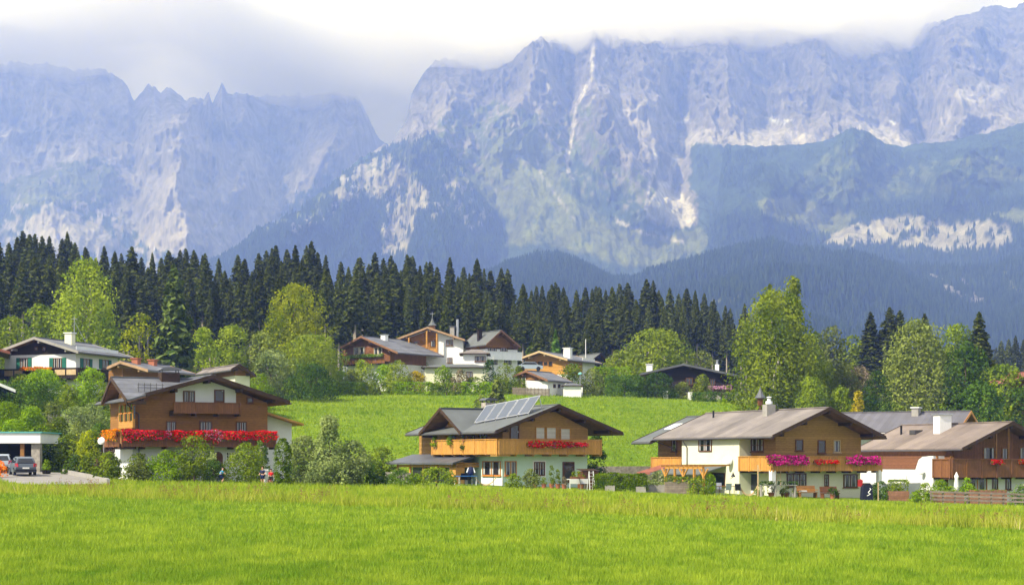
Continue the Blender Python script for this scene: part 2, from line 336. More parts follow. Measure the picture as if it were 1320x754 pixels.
def sheet(name, sky_pts, yc, yf, zf, p, A, flute, jag, base, paint, px0, px1, step, rows, seed, spurs=()):
    pxs = np.arange(px0, px1+1, step, dtype=float); n = len(pxs)
    sk = np.interp(pxs, [q[0] for q in sky_pts], [q[1] for q in sky_pts])
    sk = sk+(ridged(pxs/22+seed, pxs*0+seed, 4, seed)-.6)*-jag*2+(vnoise(pxs/5, pxs*0, seed)-.5)*jag*.5
    Yc = np.interp(pxs, [q[0] for q in yc], [q[1] for q in yc]); zc = ZC+(HY-sk)/F*Yc
    t = np.linspace(0, 1, rows)[:, None]; back = np.linspace(.03, 1, 12)[:, None]
    Y = yf+(Yc-yf)*t; h = t**p
    az = (pxs-CX)/F
    X = az*Y
    # relief: broad spurs and gullies running down the slope, finer crags on top
    warp = (fbm(X/700+seed, Y/700, 3, seed+40)-.5)*500
    spur = ridged((X+warp)/620+seed*3.1, Y/2600+3, 4, seed+1, .55)-.62
    small = ridged((X+warp*.6)/170, Y/420+9, 4, seed+2, .55)-.62
    env = np.clip(t*5, 0, 1)*np.clip((1-t)*7, 0, 1); crag = ridged((X+warp*.5)/75, (Y+warp*.3)/130+4, 5, seed+5, .7)-.6
    Z = zf+(zc-zf)*h+env*(A*spur*2.2+A*.42*small*2+A*.22*crag)
    zz = Z+0*X; face = np.clip(t*2.3-.75, .10, 1)*env
    w1 = (fbm(X/260+seed, zz/260, 3, seed+50)-.5)*120
    Yd = Y-flute*face*((ridged((X+w1)/420+seed, (zz+w1)/620+2, 2, seed+6, .5)-.6)*3.2+(ridged((X+w1+zz*.25)/150, (zz-w1*.5)/260+5, 6, seed+3, .62)-.6)*2.0+(ridged((X-zz*.35)/95, (zz+w1)/70+15, 4, seed+13, .6)-.6)*.42)
    pyr = HY-(zz-ZC)/Y*F; pxr = pxs[None, :]+0*pyr; ww_ = (fbm(pxr/16, pyr/16, 4, seed+80)-.5)*16
    for pts, amp, wid in spurs:
        d = np.full(pxr.shape, 1e9)
        for (x0, y0), (x1, y1) in zip(pts, pts[1:]):
            dx, dy = x1-x0, y1-y0; k = np.clip(((pxr+ww_-x0)*dx+(pyr-y0)*dy)/(dx*dx+dy*dy), 0, 1); d = np.minimum(d, np.hypot(pxr+ww_-x0-k*dx, pyr-y0-k*dy))
        Yd = Yd-amp*np.clip(1-d/wid, 0, 1)**1.15*env
    X = az*Yd
    Yb = Yc+1500*back; Xb = az*Yb; Zb = zc-back*(zc-zf)*.9-60*back
    Xa = np.vstack([X, Xb]); Ya = np.vstack([Yd, Yb]); Za = np.vstack([Z, Zb]); nr = Xa.shape[0]
    px = CX+F*Xa/Ya; py = HY-(Za-ZC)/Ya*F
    wx = px+(fbm(px/11+seed, py/11, 5, 60, .62)-.5)*20; wy = py+(fbm(px/11, py/11+9, 5, 61, .62)-.5)*15
    bi = np.empty(px.shape+(3,)); bi[:] = BIO[base]; kind = np.zeros(px.shape, int); names = list(BIO)
    kind[:] = names.index(base)
    for sh, bn, pr in paint:
        k = sh(wx, wy, px, py) if callable(sh) else inpoly(wx, wy, sh)
        if pr < 1:
            q = fbm(px/8+len(bn), py/7+seed, 5, 70+len(bn), .68); k = k & (q < np.quantile(q[::7, ::7], pr))
        kind[k] = names.index(bn)
    pal = np.array([BIO[k] for k in names]); bi = pal[kind]
    # stone shows through grass and scrub where it is steep, soft edges by a small blur
    for _ in range(1): bi[1:-1, 1:-1] = (bi[1:-1, 1:-1]*2+bi[:-2, 1:-1]+bi[2:, 1:-1]+bi[1:-1, :-2]+bi[1:-1, 2:])/6
    ck = lambda v, a: np.clip((v-a)/(1-a), 0, 1)
    w2 = (fbm(Xa/90, Za/90, 4, seed+33)-.5)*60
    streak = .70+.55*fbm((Xa+w2)/45, Za/70, 5, seed+9, .7)+.25*fbm(Xa/260, Za/200, 3, seed+8)-.62*ck(ridged((Xa+w2+Za*.2)/120, (Za+w2)/420, 3, seed+19, .5), .80)-.45*ck(ridged((Xa-Za*.6+w2)/150, (Za+Xa*.3)/150, 4, seed+23, .6), .78); rockish = np.isin(kind, [names.index(q) for q in ('rock', 'rock2', 'cliff', 'scree', 'snow', 'chute')])
    bi = bi*np.where(rockish, streak*np.where(kind == names.index('scree'), .55, 1)+np.where(kind == names.index('scree'), .45, 0), .8+.4*fbm(px/5, py/4, 3, 77))[..., None]
    V = np.stack([Xa, Ya, Za], -1).reshape(-1, 3); ii = np.arange(nr*n).reshape(nr, n)
    fc = np.stack([ii[:-1, :-1], ii[:-1, 1:], ii[1:, 1:], ii[1:, :-1]], -1).reshape(-1, 4)
    ob = fast(name, V, MTN, faces=fc, smooth=True); ob['kind'] = 'structure'
    ca = ob.data.attributes.new('Col', 'FLOAT_COLOR', 'POINT'); ca.data.foreach_set('color', np.concatenate([bi.reshape(-1, 3), np.ones((nr*n, 1))], 1).astype(np.float32).ravel())
    return dict(X=Xa, Y=Ya, Z=Za, kind=kind, px=px, py=py, names=names)
def pl(pts, wd): return lambda wx, wy, px, py: polyline(px+(wx-px)*.25, py+(wy-py)*.25, pts, wd)
def above(pts, off=0): return lambda wx, wy, px, py: py+(wy-py)*.5 < np.interp(px, [q[0] for q in pts], [q[1] for q in pts])+off
def below(pts, off=0): return lambda wx, wy, px, py: py+(wy-py)*.5 > np.interp(px, [q[0] for q in pts], [q[1] for q in pts])+off

FAR = sheet('mountain_range_far', [(380, 150), (465, 140), (520, 138), (600, 130), (700, 160)], [(380, 9500), (700, 9500)], 7600, 500, 1.3, 60, 60, 3, 'rock', [], 380, 700, 3, 60, 9)
S1 = sheet('mountain_rock_towers', [(-160, 60), (0, 82), (60, 80), (90, 86), (130, 93), (158, 99), (166, 112), (173, 126), (181, 119), (192, 110), (200, 117), (207, 121), (215, 117), (240, 123), (250, 121), (262, 132), (266, 121), (269, 118), (274, 134), (280, 120), (286, 107), (293, 120), (300, 123), (350, 124), (430, 118), (458, 122), (466, 134), (474, 150), (500, 190), (560, 260), (700, 330)],
    [(-160, 6300), (300, 6500), (480, 6700), (700, 6400)], 3900, 90, 1.35, 110, 110, 7, 'rock2', [
    (below([(-160, 215), (60, 225), (150, 205), (215, 240), (300, 330), (600, 330)]), 'scrub', .62),
    ([(0, 240), (60, 212), (150, 203), (210, 196), (160, 232), (150, 255), (60, 262), (0, 262)], 'alp', .8),
    ([(-160, 165), (0, 160), (26, 165), (40, 185), (80, 196), (118, 203), (70, 216), (0, 234), (-160, 240)], 'scree', 1),
    ([(110, 203), (200, 200), (240, 175), (225, 195), (160, 212)], 'scree', .7),
    ([(150, 205), (215, 195), (300, 215), (330, 300), (310, 335), (190, 320), (150, 260)], 'rock2', .85),
    ([(40, 280), (75, 268), (130, 290), (160, 320), (60, 335), (30, 300)], 'cliff', .6),
    ([(140, 265), (160, 255), (185, 290), (160, 300)], 'cliff', .5),
    ([(318, 178), (350, 192), (384, 215), (392, 235), (372, 268), (345, 268), (330, 245), (322, 215)], 'scree', 1),
    ([(380, 250), (420, 225), (440, 235), (400, 275), (360, 300)], 'scrub', .8)],
    -160, 700, 1.3, 360, 2, [([(286, 108), (264, 150), (236, 200), (226, 260), (240, 330)], 420, 75), ([(350, 140), (352, 225), (368, 275)], -260, 45), ([(60, 85), (92, 160), (112, 205)], 160, 50), ([(166, 104), (176, 160), (200, 205)], 130, 30), ([(20, 150), (40, 205)], -130, 40), ([(440, 122), (430, 200), (396, 262)], 240, 40), ([(262, 132), (240, 165)], -90, 18), ([(310, 130), (330, 190), (300, 260)], 150, 28), ([(60, 262), (100, 330)], 200, 60), ([(140, 90), (150, 150)], -90, 20)])
skm = [(190, 420), (250, 350), (300, 322), (330, 298), (370, 276), (400, 262), (440, 226), (470, 203), (500, 186), (515, 165), (525, 146), (530, 120), (541, 100), (548, 92), (560, 80), (620, 60), (700, 38), (800, 20), (1000, 10), (1180, 30), (1200, 25), (1240, 16), (1280, 8), (1320, 4), (1480, -10)]
S2 = sheet('mountain_massif', skm, [(190, 3800), (400, 4300), (500, 5000), (560, 5600), (1480, 6200)], 2900, 70, 1.25, 100, 105, 7, 'rock', [
    (below([(250, 200), (500, 195), (520, 205), (600, 215), (640, 250), (700, 240), (760, 250), (850, 290), (1480, 290)]), 'scrub', 1),
    ([(540, 195), (570, 150), (640, 130), (720, 160), (760, 130), (800, 190), (850, 250), (830, 290), (620, 250), (560, 230)], 'meadow', .62),
    ([(610, 235), (640, 175), (700, 175), (735, 225), (750, 260), (800, 295), (870, 300), (930, 290), (900, 330), (850, 345), (800, 343), (760, 330), (700, 315), (650, 318), (655, 280), (625, 262)], 'alp', .93),
    ([(780, 150), (850, 120), (880, 170), (845, 200), (830, 230), (800, 210)], 'rock2', .7),
    ([(716, 220), (745, 205), (800, 240), (830, 270), (800, 300), (760, 270), (730, 250)], 'scrub', .75),
    ([(250, 330), (400, 262), (470, 205), (520, 185), (560, 175), (600, 220), (622, 262), (650, 300), (640, 340), (600, 430), (250, 430)], 'forest', 1),
    ([(330, 302), (400, 258), (480, 208), (515, 188), (560, 180), (575, 215), (520, 240), (450, 250), (380, 300)], 'alp', .42), ([(560, 190), (610, 230), (600, 262), (570, 235)], 'alp', .5), ([(560, 215), (600, 225), (640, 280), (600, 300)], 'rock2', .25),
    ([(420, 262), (438, 236), (470, 208), (505, 200), (538, 235), (566, 258), (572, 276), (552, 283), (540, 270), (532, 300), (522, 330), (490, 330), (497, 285), (500, 260), (470, 250), (440, 262), (428, 282)], 'cliff', .74),
    ([(560, 240), (580, 245), (600, 265), (590, 275), (570, 262)], 'cliff', .5),
    ([(375, 290), (420, 272), (440, 262), (380, 305)], 'cliff', .45),
    (pl([(765, 60), (762, 100), (742, 140), (738, 175), (731, 200), (733, 222)], 2.4), 'chute', .93),
    (pl([(885, 150), (880, 180), (870, 205), (862, 235), (850, 265)], 3.6), 'chute', 1),
    (pl([(700, 95), (715, 130), (722, 160)], 1.6), 'scree', .8), (pl([(790, 60), (775, 90), (770, 120), (745, 150)], 1.4), 'scree', .8), (pl([(742, 285), (700, 230), (690, 200)], 1.0), 'scree', .5), (pl([(905, 175), (880, 168), (868, 150), (872, 120)], 1.6), 'scree', .7), (pl([(1010, 140), (1004, 110), (1012, 80)], 1.3), 'scree', .6), (pl([(1060, 150), (1075, 110), (1070, 85)], 1.3), 'scree', .6), (pl([(1165, 130), (1178, 90), (1170, 60)], 1.5), 'scrub', .8), (pl([(1225, 90), (1205, 130), (1215, 160)], 1.4), 'scree', .6),
    ([(980, 150), (1002, 152), (1020, 156), (1000, 160)], 'snow', .9), ([(1140, 156), (1158, 158), (1150, 163)], 'snow', .9),
    ([(854, 234), (868, 240), (886, 258), (900, 284), (882, 294), (862, 287), (834, 279), (832, 262), (846, 246)], 'chute', 1),
    (pl([(842, 190), (846, 215), (836, 240), (832, 270)], 2.0), 'chute', .9),
    (pl([(790, 283), (830, 300), (880, 312)], 2.0), 'chute', .85),
    ([(860, 150), (890, 158), (950, 172), (1000, 160), (1040, 175), (1085, 172), (1110, 158), (1140, 162), (1165, 172), (1178, 192), (1140, 200), (1000, 200), (880, 192)], 'scree', .93),
    ([(1215, 165), (1240, 112), (1275, 108), (1300, 120), (1260, 133), (1225, 130)], 'scree', .8),
    ([(1240, 55), (1290, 48), (1285, 60), (1262, 70)], 'scree', .8),
    ([(890, 186), (945, 186), (945, 330), (905, 296), (893, 250)], 'scrub', 1),
    ([(1180, 190), (1320, 175), (1480, 168), (1480, 300), (1180, 300)], 'scrub', 1)],
    190, 1480, 1.3, 420, 4, [([(772, 50), (764, 130), (800, 200), (832, 265)], 210, 50), ([(880, 110), (872, 170), (866, 240)], -150, 32), ([(560, 95), (585, 150), (560, 200)], 130, 40), ([(505, 190), (545, 250), (560, 330)], 260, 75), ([(610, 180), (642, 260), (650, 320)], -150, 40), ([(700, 60), (690, 130), (640, 180)], 150, 45), ([(930, 60), (944, 150)], 130, 38), ([(985, 60), (990, 150)], -100, 28), ([(1050, 60), (1065, 160)], 140, 40), ([(1120, 60), (1130, 160)], -110, 30), ([(1182, 50), (1176, 110), (1190, 170)], -190, 24), ([(1232, 30), (1222, 100), (1240, 160)], 150, 40), ([(1290, 20), (1285, 110)], -110, 30), ([(740, 60), (730, 140), (738, 215)], -110, 22), ([(820, 70), (830, 150), (850, 200)], 120, 30)])
sks = [(820, 360), (862, 345), (892, 322), (912, 290), (926, 240), (932, 200), (936, 187), (930, 184), (980, 189), (1030, 186), (1060, 184), (1080, 172), (1100, 165), (1120, 171), (1140, 184), (1165, 190), (1190, 186), (1230, 181), (1270, 172), (1320, 158), (1480, 135)]
S3 = sheet('mountain_shoulder', sks, [(820, 3600), (900, 4500), (1480, 4300)], 2700, 70, 1.0, 80, 60, 2.5, 'scrub', [
    (below([(820, 300), (960, 275), (1100, 262), (1480, 255)]), 'forest', 1),
    ([(880, 192), (1000, 196), (990, 215), (960, 250), (900, 230)], 'forest', .6),
    ([(1020, 240), (1080, 185), (1120, 175), (1150, 215), (1290, 200), (1320, 230), (1200, 250), (1100, 262), (1040, 258)], 'meadow', .5),
    ([(975, 268), (985, 256), (1020, 252), (1050, 258), (1102, 278), (1090, 292), (1062, 306), (1030, 296), (1000, 285)], 'alp', 1),
    ([(1060, 318), (1085, 292), (1110, 285), (1180, 278), (1220, 290), (1260, 282), (1300, 290), (1308, 312), (1270, 322), (1235, 326), (1150, 314), (1100, 314)], 'cliff', .86),
    ([(1276, 275), (1330, 268), (1400, 270), (1400, 290), (1330, 293)], 'alp', 1),
    ([(850, 262), (885, 262), (905, 290), (900, 330), (850, 330)], 'alp', .8)],
    820, 1480, 1.5, 260, 6, [([(1108, 168), (1075, 215), (1010, 262)], 190, 60), ([(1165, 195), (1180, 250)], -120, 45), ([(1290, 175), (1240, 225), (1180, 262)], 170, 55), ([(940, 190), (960, 250)], -100, 40), ([(1030, 190), (980, 245), (930, 290)], 130, 40)])
skf = [(450, 440), (560, 400), (620, 362), (655, 342), (690, 334), (720, 334), (752, 342), (790, 362), (830, 362), (865, 348), (890, 342), (930, 330), (970, 322), (1000, 322), (1040, 332), (1080, 340), (1140, 338), (1220, 345), (1290, 338), (1320, 330), (1480, 318)]
S4 = sheet('forest_hill', skf, [(450, 3000), (1480, 3100)], 1600, 50, .9, 45, 15, 2, 'forest', [([(905, 400), (915, 385), (960, 380), (950, 392)], 'alp', .8), ([(1185, 348), (1240, 362), (1275, 388), (1255, 392), (1215, 372)], 'rock2', .6), ([(1290, 350), (1330, 360), (1310, 380)], 'alp', .5), ([(1000, 340), (1030, 345), (1020, 352)], 'alp', .4)], 450, 1480, 2, 160, 8)
S5 = sheet('forest_hill_low', [(-200, 372), (100, 365), (300, 365), (450, 370), (600, 390)], [(-200, 2600), (600, 2600)], 1500, 50, .9, 45, 15, 2, 'forest', [], -200, 600, 3, 80, 12)
# conifers on the wooded slopes: far too many to count, one mesh
def cones(S, n, kinds, seed, hmin=10, hmax=17):
    r = np.random.default_rng(seed); ids = [S['names'].index(k) for k in kinds]
    ok = np.isin(S['kind'], ids) & (S['py'] < 470) & (S['px'] > -40) & (S['px'] < 1380); ok[-14:] = False
    idx = np.argwhere(ok[:-1, :-1]); idx = idx[r.integers(0, len(idx), n)]
    a, c = idx[:, 0], idx[:, 1]; f = r.random(n); g = r.random(n)
    g_ = lambda K: (S[K][a, c]*(1-f)+S[K][a+1, c]*f)*(1-g)+(S[K][a, c+1]*(1-f)+S[K][a+1, c+1]*f)*g
    x, y, z = g_('X'), g_('Y'), g_('Z'); h = r.uniform(hmin, hmax, n)*(.6+.8*fbm(x/90, y/90, 2, 31)); rad = h*r.uniform(.16, .24, n); th = r.random(n)*6.28
    tip = np.stack([x, y, z+h], -1); ring = [np.stack([x+rad*np.cos(th+k*2*np.pi/5), y+rad*np.sin(th+k*2*np.pi/5), z-3+h*.06], -1) for k in range(5)]
    V = np.stack([v for k in range(5) for v in (ring[k], ring[(k+1) % 5], tip)], 1).reshape(-1, 3)
    return V, np.repeat(r.random(n), 5)
LM_FAR = leafmat('needles_far', (.006, .015, .007), (.030, .050, .020), .0)
VS, RS = zip(cones(S4, 34000, ('forest',), 1), cones(S3, 13000, ('forest',), 2), cones(S2, 13000, ('forest',), 3), cones(S1, 2500, ('scrub',), 4, 10, 18), cones(S3, 1500, ('scrub',), 5, 5, 8))
mf = fast('mountain_forest', np.concatenate(VS), LM_FAR, quads=False, rnd=np.concatenate(RS)); mf['kind'] = 'stuff'; mf['label'] = 'distant conifer woods covering the lower mountain slopes'
# the air of the valley
HAZE_D = 1.95e-4
hz = MB().box(-5200, -200, -25, 5200, 11500, 2120).build('haze', 'white'); hz['kind'] = 'stuff'; hz['label'] = 'pale blue valley haze'
def vol(name, d, c, g=0):
    hm = bpy.data.materials.new(name); hm.use_nodes = True; t = hm.node_tree; t.nodes.clear(); o = N(t, 'ShaderNodeOutputMaterial'); pv = N(t, 'ShaderNodeVolumePrincipled')
    pv.inputs['Density'].default_value = d; pv.inputs['Color'].default_value = (*c, 1); pv.inputs['Absorption Color'].default_value = (1, 1, 1, 1); pv.inputs['Anisotropy'].default_value = g
    t.links.new(pv.outputs[0], o.inputs['Volume']); return hm
hz.data.materials.clear(); hz.data.materials.append(vol('air', HAZE_D, (.25, .375, 1.0)))
# the cloud bank lying on the summits: a thin white volume with a wavy underside
def cloudbank():
    pxs = np.linspace(-420, 1330, 90); Ys = np.linspace(4650, 8600, 70); PX, YY = np.meshgrid(pxs, Ys); X = (PX-CX)/F*YY
    base = np.interp(PX, [-420, 0, 100, 150, 210, 260, 340, 450, 540, 620, 700, 800, 1000, 1180, 1215, 1330], [1500, 1500, 1480, 1520, 1580, 1530, 1420, 1370, 1350, 1300, 1330, 1370, 1400, 1440, 1600, 1940])
    Zb = base+(YY-6000)*.035+(fbm(X/300, YY/300, 5, 90, .6)-.5)*170; top = np.minimum(Zb+430+380*(fbm(X/380, YY/380, 4, 91)-.5), 2080)
    top = Zb+np.maximum(top-Zb, 4)*np.clip((YY-4650)/1500, .01, 1)
    Zb = np.minimum(Zb, top-4); n = PX.size; V = np.concatenate([np.stack([X, YY, Zb], -1).reshape(-1, 3), np.stack([X, YY, top], -1).reshape(-1, 3)])
    ii = np.arange(n).reshape(PX.shape); q = lambda a, b, c, d: np.stack([a, b, c, d], -1).reshape(-1, 4)
    f = [q(ii[:-1, :-1], ii[1:, :-1], ii[1:, 1:], ii[:-1, 1:]), q(ii[:-1, :-1], ii[:-1, 1:], ii[1:, 1:], ii[1:, :-1])+n]
    for e in (ii[0], ii[-1][::-1], ii[:, 0][::-1], ii[:, -1]): f.append(q(e[:-1], e[1:], e[1:]+n, e[:-1]+n))
    c = fast('cloud', V, vol('cloud_air', .0050, (1, 1, 1)), faces=np.concatenate(f)); c['kind'] = 'stuff'; c['label'] = 'white cloud bank lying on the mountain tops'
cloudbank()
# ------------------------------------------------------------------ plants
LM = dict(
 spruce=leafmat('needles_spruce', (.022, .040, .009), (.135, .155, .030), .2),
 pine=leafmat('needles_pine', (.04, .075, .02), (.18, .235, .06), .15),
 youngspruce=leafmat('needles_bright', (0.050, 0.124, 0.017), (0.167, 0.295, 0.041), .15),
 birch=leafmat('leaves_birch', (0.100, 0.163, 0.012), (0.335, 0.403, 0.035), .35),
 yellow=leafmat('leaves_yellow_green', (0.117, 0.186, 0.007), (0.452, 0.480, 0.017), .35),
 lime=leafmat('leaves_lime', (0.100, 0.202, 0.007), (0.318, 0.465, 0.014), .35),
 mid=leafmat('leaves_mid', (.062, .115, .010), (.25, .32, .022), .3),
 dark=leafmat('leaves_dark', (0.025, 0.062, 0.009), (0.100, 0.178, 0.021), .25),
 olive=leafmat('leaves_olive', (0.084, 0.116, 0.023), (0.251, 0.295, 0.064), .3),
 grey=leafmat('leaves_grey_green', (.085, .135, .04), (.36, .43, .14), .3),
 thuja=leafmat('leaves_thuja', (.035, .08, .004), (.17, .25, .010), .2),
 gold=leafmat('leaves_gold', (.22, .20, .01), (.55, .42, .02), .3),
 purple=leafmat('leaves_purple', (0.050, 0.031, 0.029), (0.167, 0.093, 0.081), .25),
 bloom=leafmat('leaves_with_pale_flowers', (.04, .09, .010), (.15, .24, .03), .3, (.6, .5, .5)),
 pinkish=leafmat('leaves_with_pink_plumes', (.10, .12, .04), (.30, .24, .15), .3, (.5, .36, .33)),
 red=leafmat('petals_red', (.25, .004, .005), (.75, .012, .015), .25),
 redpink=leafmat('petals_red_pink', (.35, .006, .012), (.78, .025, .05), .25, (.85, .35, .6)),
 magenta=leafmat('petals_magenta', (.25, .006, .09), (.68, .03, .32), .25, (.8, .2, .6)),
 orange=leafmat('petals_orange', (.7, .12, .005), (.95, .35, .01), .25),
 violet=leafmat('petals_pale_violet', (.25, .10, .22), (.55, .3, .45), .25),
)
def quads(c, nrm, s, asp=.62, r=None):
    n = len(c); r = r or rng; a = r.normal(size=(n, 3)); u = np.cross(nrm, a); u /= np.linalg.norm(u, axis=1)[:, None]+1e-9; v = np.cross(nrm, u); v /= np.linalg.norm(v, axis=1)[:, None]+1e-9
    u *= (s*.5)[:, None]; v *= (s*.5*asp)[:, None]
    return np.stack([c-u-v*.35, c-v, c+u+v*.3, c+v], 1).reshape(-1, 3)
def crown_pts(w, d, h, z0, ls, cover, lobes, shape, seed, droop=0):
    r = np.random.default_rng(seed); k = lobes
    # lobes spread through an envelope, bigger low, smaller high
    t = r.random(k)*.98+.01
    if shape == 'round': rad = np.sqrt(np.clip(1-(2*t-1)**2, 0, 1))*.5
    elif shape == 'bush': rad = np.sqrt(np.clip(1-t**2, 0, 1))*.5
    elif shape == 'cone': rad = (1-t)**.8*.5
    elif shape == 'column': rad = np.clip(np.minimum(1, (1-t)*4), .1, 1)**.5*.5
    elif shape == 'birch': rad = np.interp(t, [0, .25, .6, .85, 1], [.38, .5, .46, .32, .12])
    elif shape == 'box': rad = np.full(k, .5)
    lr = (.30 if shape in ('round', 'bush') else .24)*min(w, h)*r.uniform(.5, 1.2, k)*np.interp(t, [0, 1], [1.1, .65])
    if shape == 'column': lr *= .55
    th = r.random(k)*2*np.pi; q = r.random(k)**.33
    if shape == 'box': cx = (r.random(k)-.5)*w; cy = (r.random(k)-.5)*d; lr = np.full(k, .25*min(d, h)); t = r.random(k); sc_ = 1
    else: cx = np.cos(th)*q*np.maximum(rad*w*1.06-lr*.6, 0); cy = np.sin(th)*q*np.maximum(rad*d*1.06-lr*.6, 0)
    cz = z0+t*h; cz = np.clip(cz, z0+lr*.5, z0+h-lr*.7)
    n = int(cover*(w*h)/(ls*ls*.5)*.95); pk = lr**2/np.sum(lr**2); li = r.choice(k, n, p=pk)
    dr = r.normal(size=(n, 3)); dr /= np.linalg.norm(dr, axis=1)[:, None]; rr = lr[li]*np.where(r.random(n) < .75, r.uniform(.72, 1.08, n), r.uniform(.2, 1.3, n))
    sq = np.array([1, 1, .8 if not droop else 1.25]); p = np.stack([cx, cy, cz], 1)[li]+dr*rr[:, None]*sq
    keep = (p[:, 2] > z0-.02*h) & ((p[:, 2] < z0+h*1.03)); p = p[keep]; dr = dr[keep]
    if shape != 'box':      # the outline itself, uneven, so that the lobes hang together
        m = int(n*.42); tt = r.random(m)**(1.25 if shape == 'bush' else 1.0); an = r.random(m)*2*np.pi
        if shape == 'round': ra = np.sqrt(np.clip(1-(2*tt-1)**2, 0, 1))
        elif shape == 'bush': ra = np.sqrt(np.clip(1-tt**2, 0, 1))
        elif shape == 'cone': ra = (1-tt)**.8
        elif shape == 'column': ra = np.clip(np.minimum(1, (1-tt)*4), .1, 1)**.5
        else: ra = np.interp(tt, [0, .25, .6, .85, 1], [.78, 1, .94, .66, .22])
        lump = .90+.16*fbm(an*2+seed, tt*9, 2, 12)+0*tt if shape == 'column' else .52+.78*fbm(an*1.5+seed, tt*3.2+seed, 3, 12)+.22*(vnoise(an*5, tt*11, seed % 5)-.5); ra = ra*lump*r.uniform(.78, 1.05, m)
        q = np.stack([np.cos(an)*ra*w*.5, np.sin(an)*ra*d*.5, z0+h*tt*(.93+.07*lump)], 1); o_ = np.stack([np.cos(an), np.sin(an), np.full(m, .35)], 1)
        p = np.concatenate([p, q]); dr = np.concatenate([dr, o_/np.linalg.norm(o_, axis=1)[:, None]])
    if shape == 'box':
        m = int(n*1.1); q = (r.random((m, 3))-.5); sd_ = r.choice(5, m, p=[.34, .1, .13, .13, .30]); o_ = np.zeros((m, 3))
        for i, (ax, sg) in enumerate([(1, -1), (1, 1), (0, -1), (0, 1), (2, 1)]): k_ = sd_ == i; q[k_, ax] = .5*sg+r.normal(size=k_.sum())*.02; o_[k_, ax] = sg
        q = q*np.array([w, d, h])+np.array([0, 0, z0+h/2]); q += (fbm(q[:, 0]*1.4+seed, q[:, 2]*1.6+q[:, 1], 3, 4)-.5)[:, None]*o_*.35*min(d, h); p = np.concatenate([p, q]); dr = np.concatenate([dr, o_])
    nr = dr*.75+r.normal(size=dr.shape)*.55+np.array([0, 0, .25]); nr /= np.linalg.norm(nr, axis=1)[:, None]
    if droop: p[:, 2] -= np.abs(r.normal(size=len(p)))*droop*(np.hypot(p[:, 0], p[:, 1])/(w*.5))
    s = ls*r.uniform(.6, 1.4, len(p)); v = vnoise(p[:, 0]/w*7+seed, p[:, 2]/h*7+p[:, 1]/w*4, seed % 7)
    return p, nr, s, np.clip(.42*r.random(len(p))+.95*(v-.25)+.1, 0, 1)
def limbs(mb, w, h, z0, tr, seed, k=7):
    r = random.Random(seed); top = z0+h*.8
    pts = [Vector((0, 0, -.4))]
    for i in range(1, 6): pts.append(Vector((r.uniform(-1, 1)*w*.03*i/2, r.uniform(-1, 1)*w*.03*i/2, top*i/5)))
    for i in range(5): mb.tube(pts[i], pts[i+1], tr*(1-i/6), tr*(1-(i+1)/6), 7)
    for i in range(k):
        f = r.uniform(.25, .9); j = min(4, int(f*5)); a = pts[j].lerp(pts[j+1], f*5-j); an = r.random()*6.28; ln = w*.36*(1.1-f*.6)
        b_ = a+Vector((math.cos(an)*ln, math.sin(an)*ln, ln*.75)); mb.tube(a, b_, tr*.4*(1-f*.5), tr*.1, 5)
TN = [0]
def tree(name, label, px, Y, wpx, top, base, lm, shape='round', ls=.3, cover=3.2, lobes=26, trunk=.12, bark='bark', group=None, cat='tree', droop=0, depth=None, seed=None, trunk_r=None, zoff=None):
    """px: centre column, wpx: crown width, top/base: rows of the tip and the foot, all as in the photograph at distance Y"""
    TN[0] += 1; seed = seed or TN[0]*13+5; x = (px-CX)/F*Y; zb = gz(x, Y) if zoff is None else zoff; zt = ZC+(HY-top)/F*Y; H = max(zt-zb, .4); W = wpx/F*Y; D = depth or W
    z0 = H*trunk
    t = thing(name, label, cat, (x, Y, zb), 0, group)
    p, nr, s, rn = crown_pts(W, D, H-z0, z0, ls, cover, lobes, shape, seed, droop)
    fast('crown' if cat == 'tree' else 'foliage', quads(p, nr, s), LM[lm], rnd=rn, parent=t)
    mb = MB(); limbs(mb, W, H-z0, z0, trunk_r or max(.03, W*.022), seed); mb.build('trunk' if cat == 'tree' else 'stem', bark, t)
    return t
def bush(label, x0, x1, top, Y, lm, name='shrub', shape='bush', ls=.17, cover=3.0, lobes=None, cat='shrub', group=None, depth=None, zoff=None):
    wf = 1.0 if shape == 'box' else 1.24
    return tree(name, label, (x0+x1)/2, Y, (x1-x0)*wf, top-(0 if shape == 'box' else 2), 0, lm, shape, ls, cover*1.15, lobes or 16, .03, 'bark', group, cat, depth=depth, zoff=zoff)
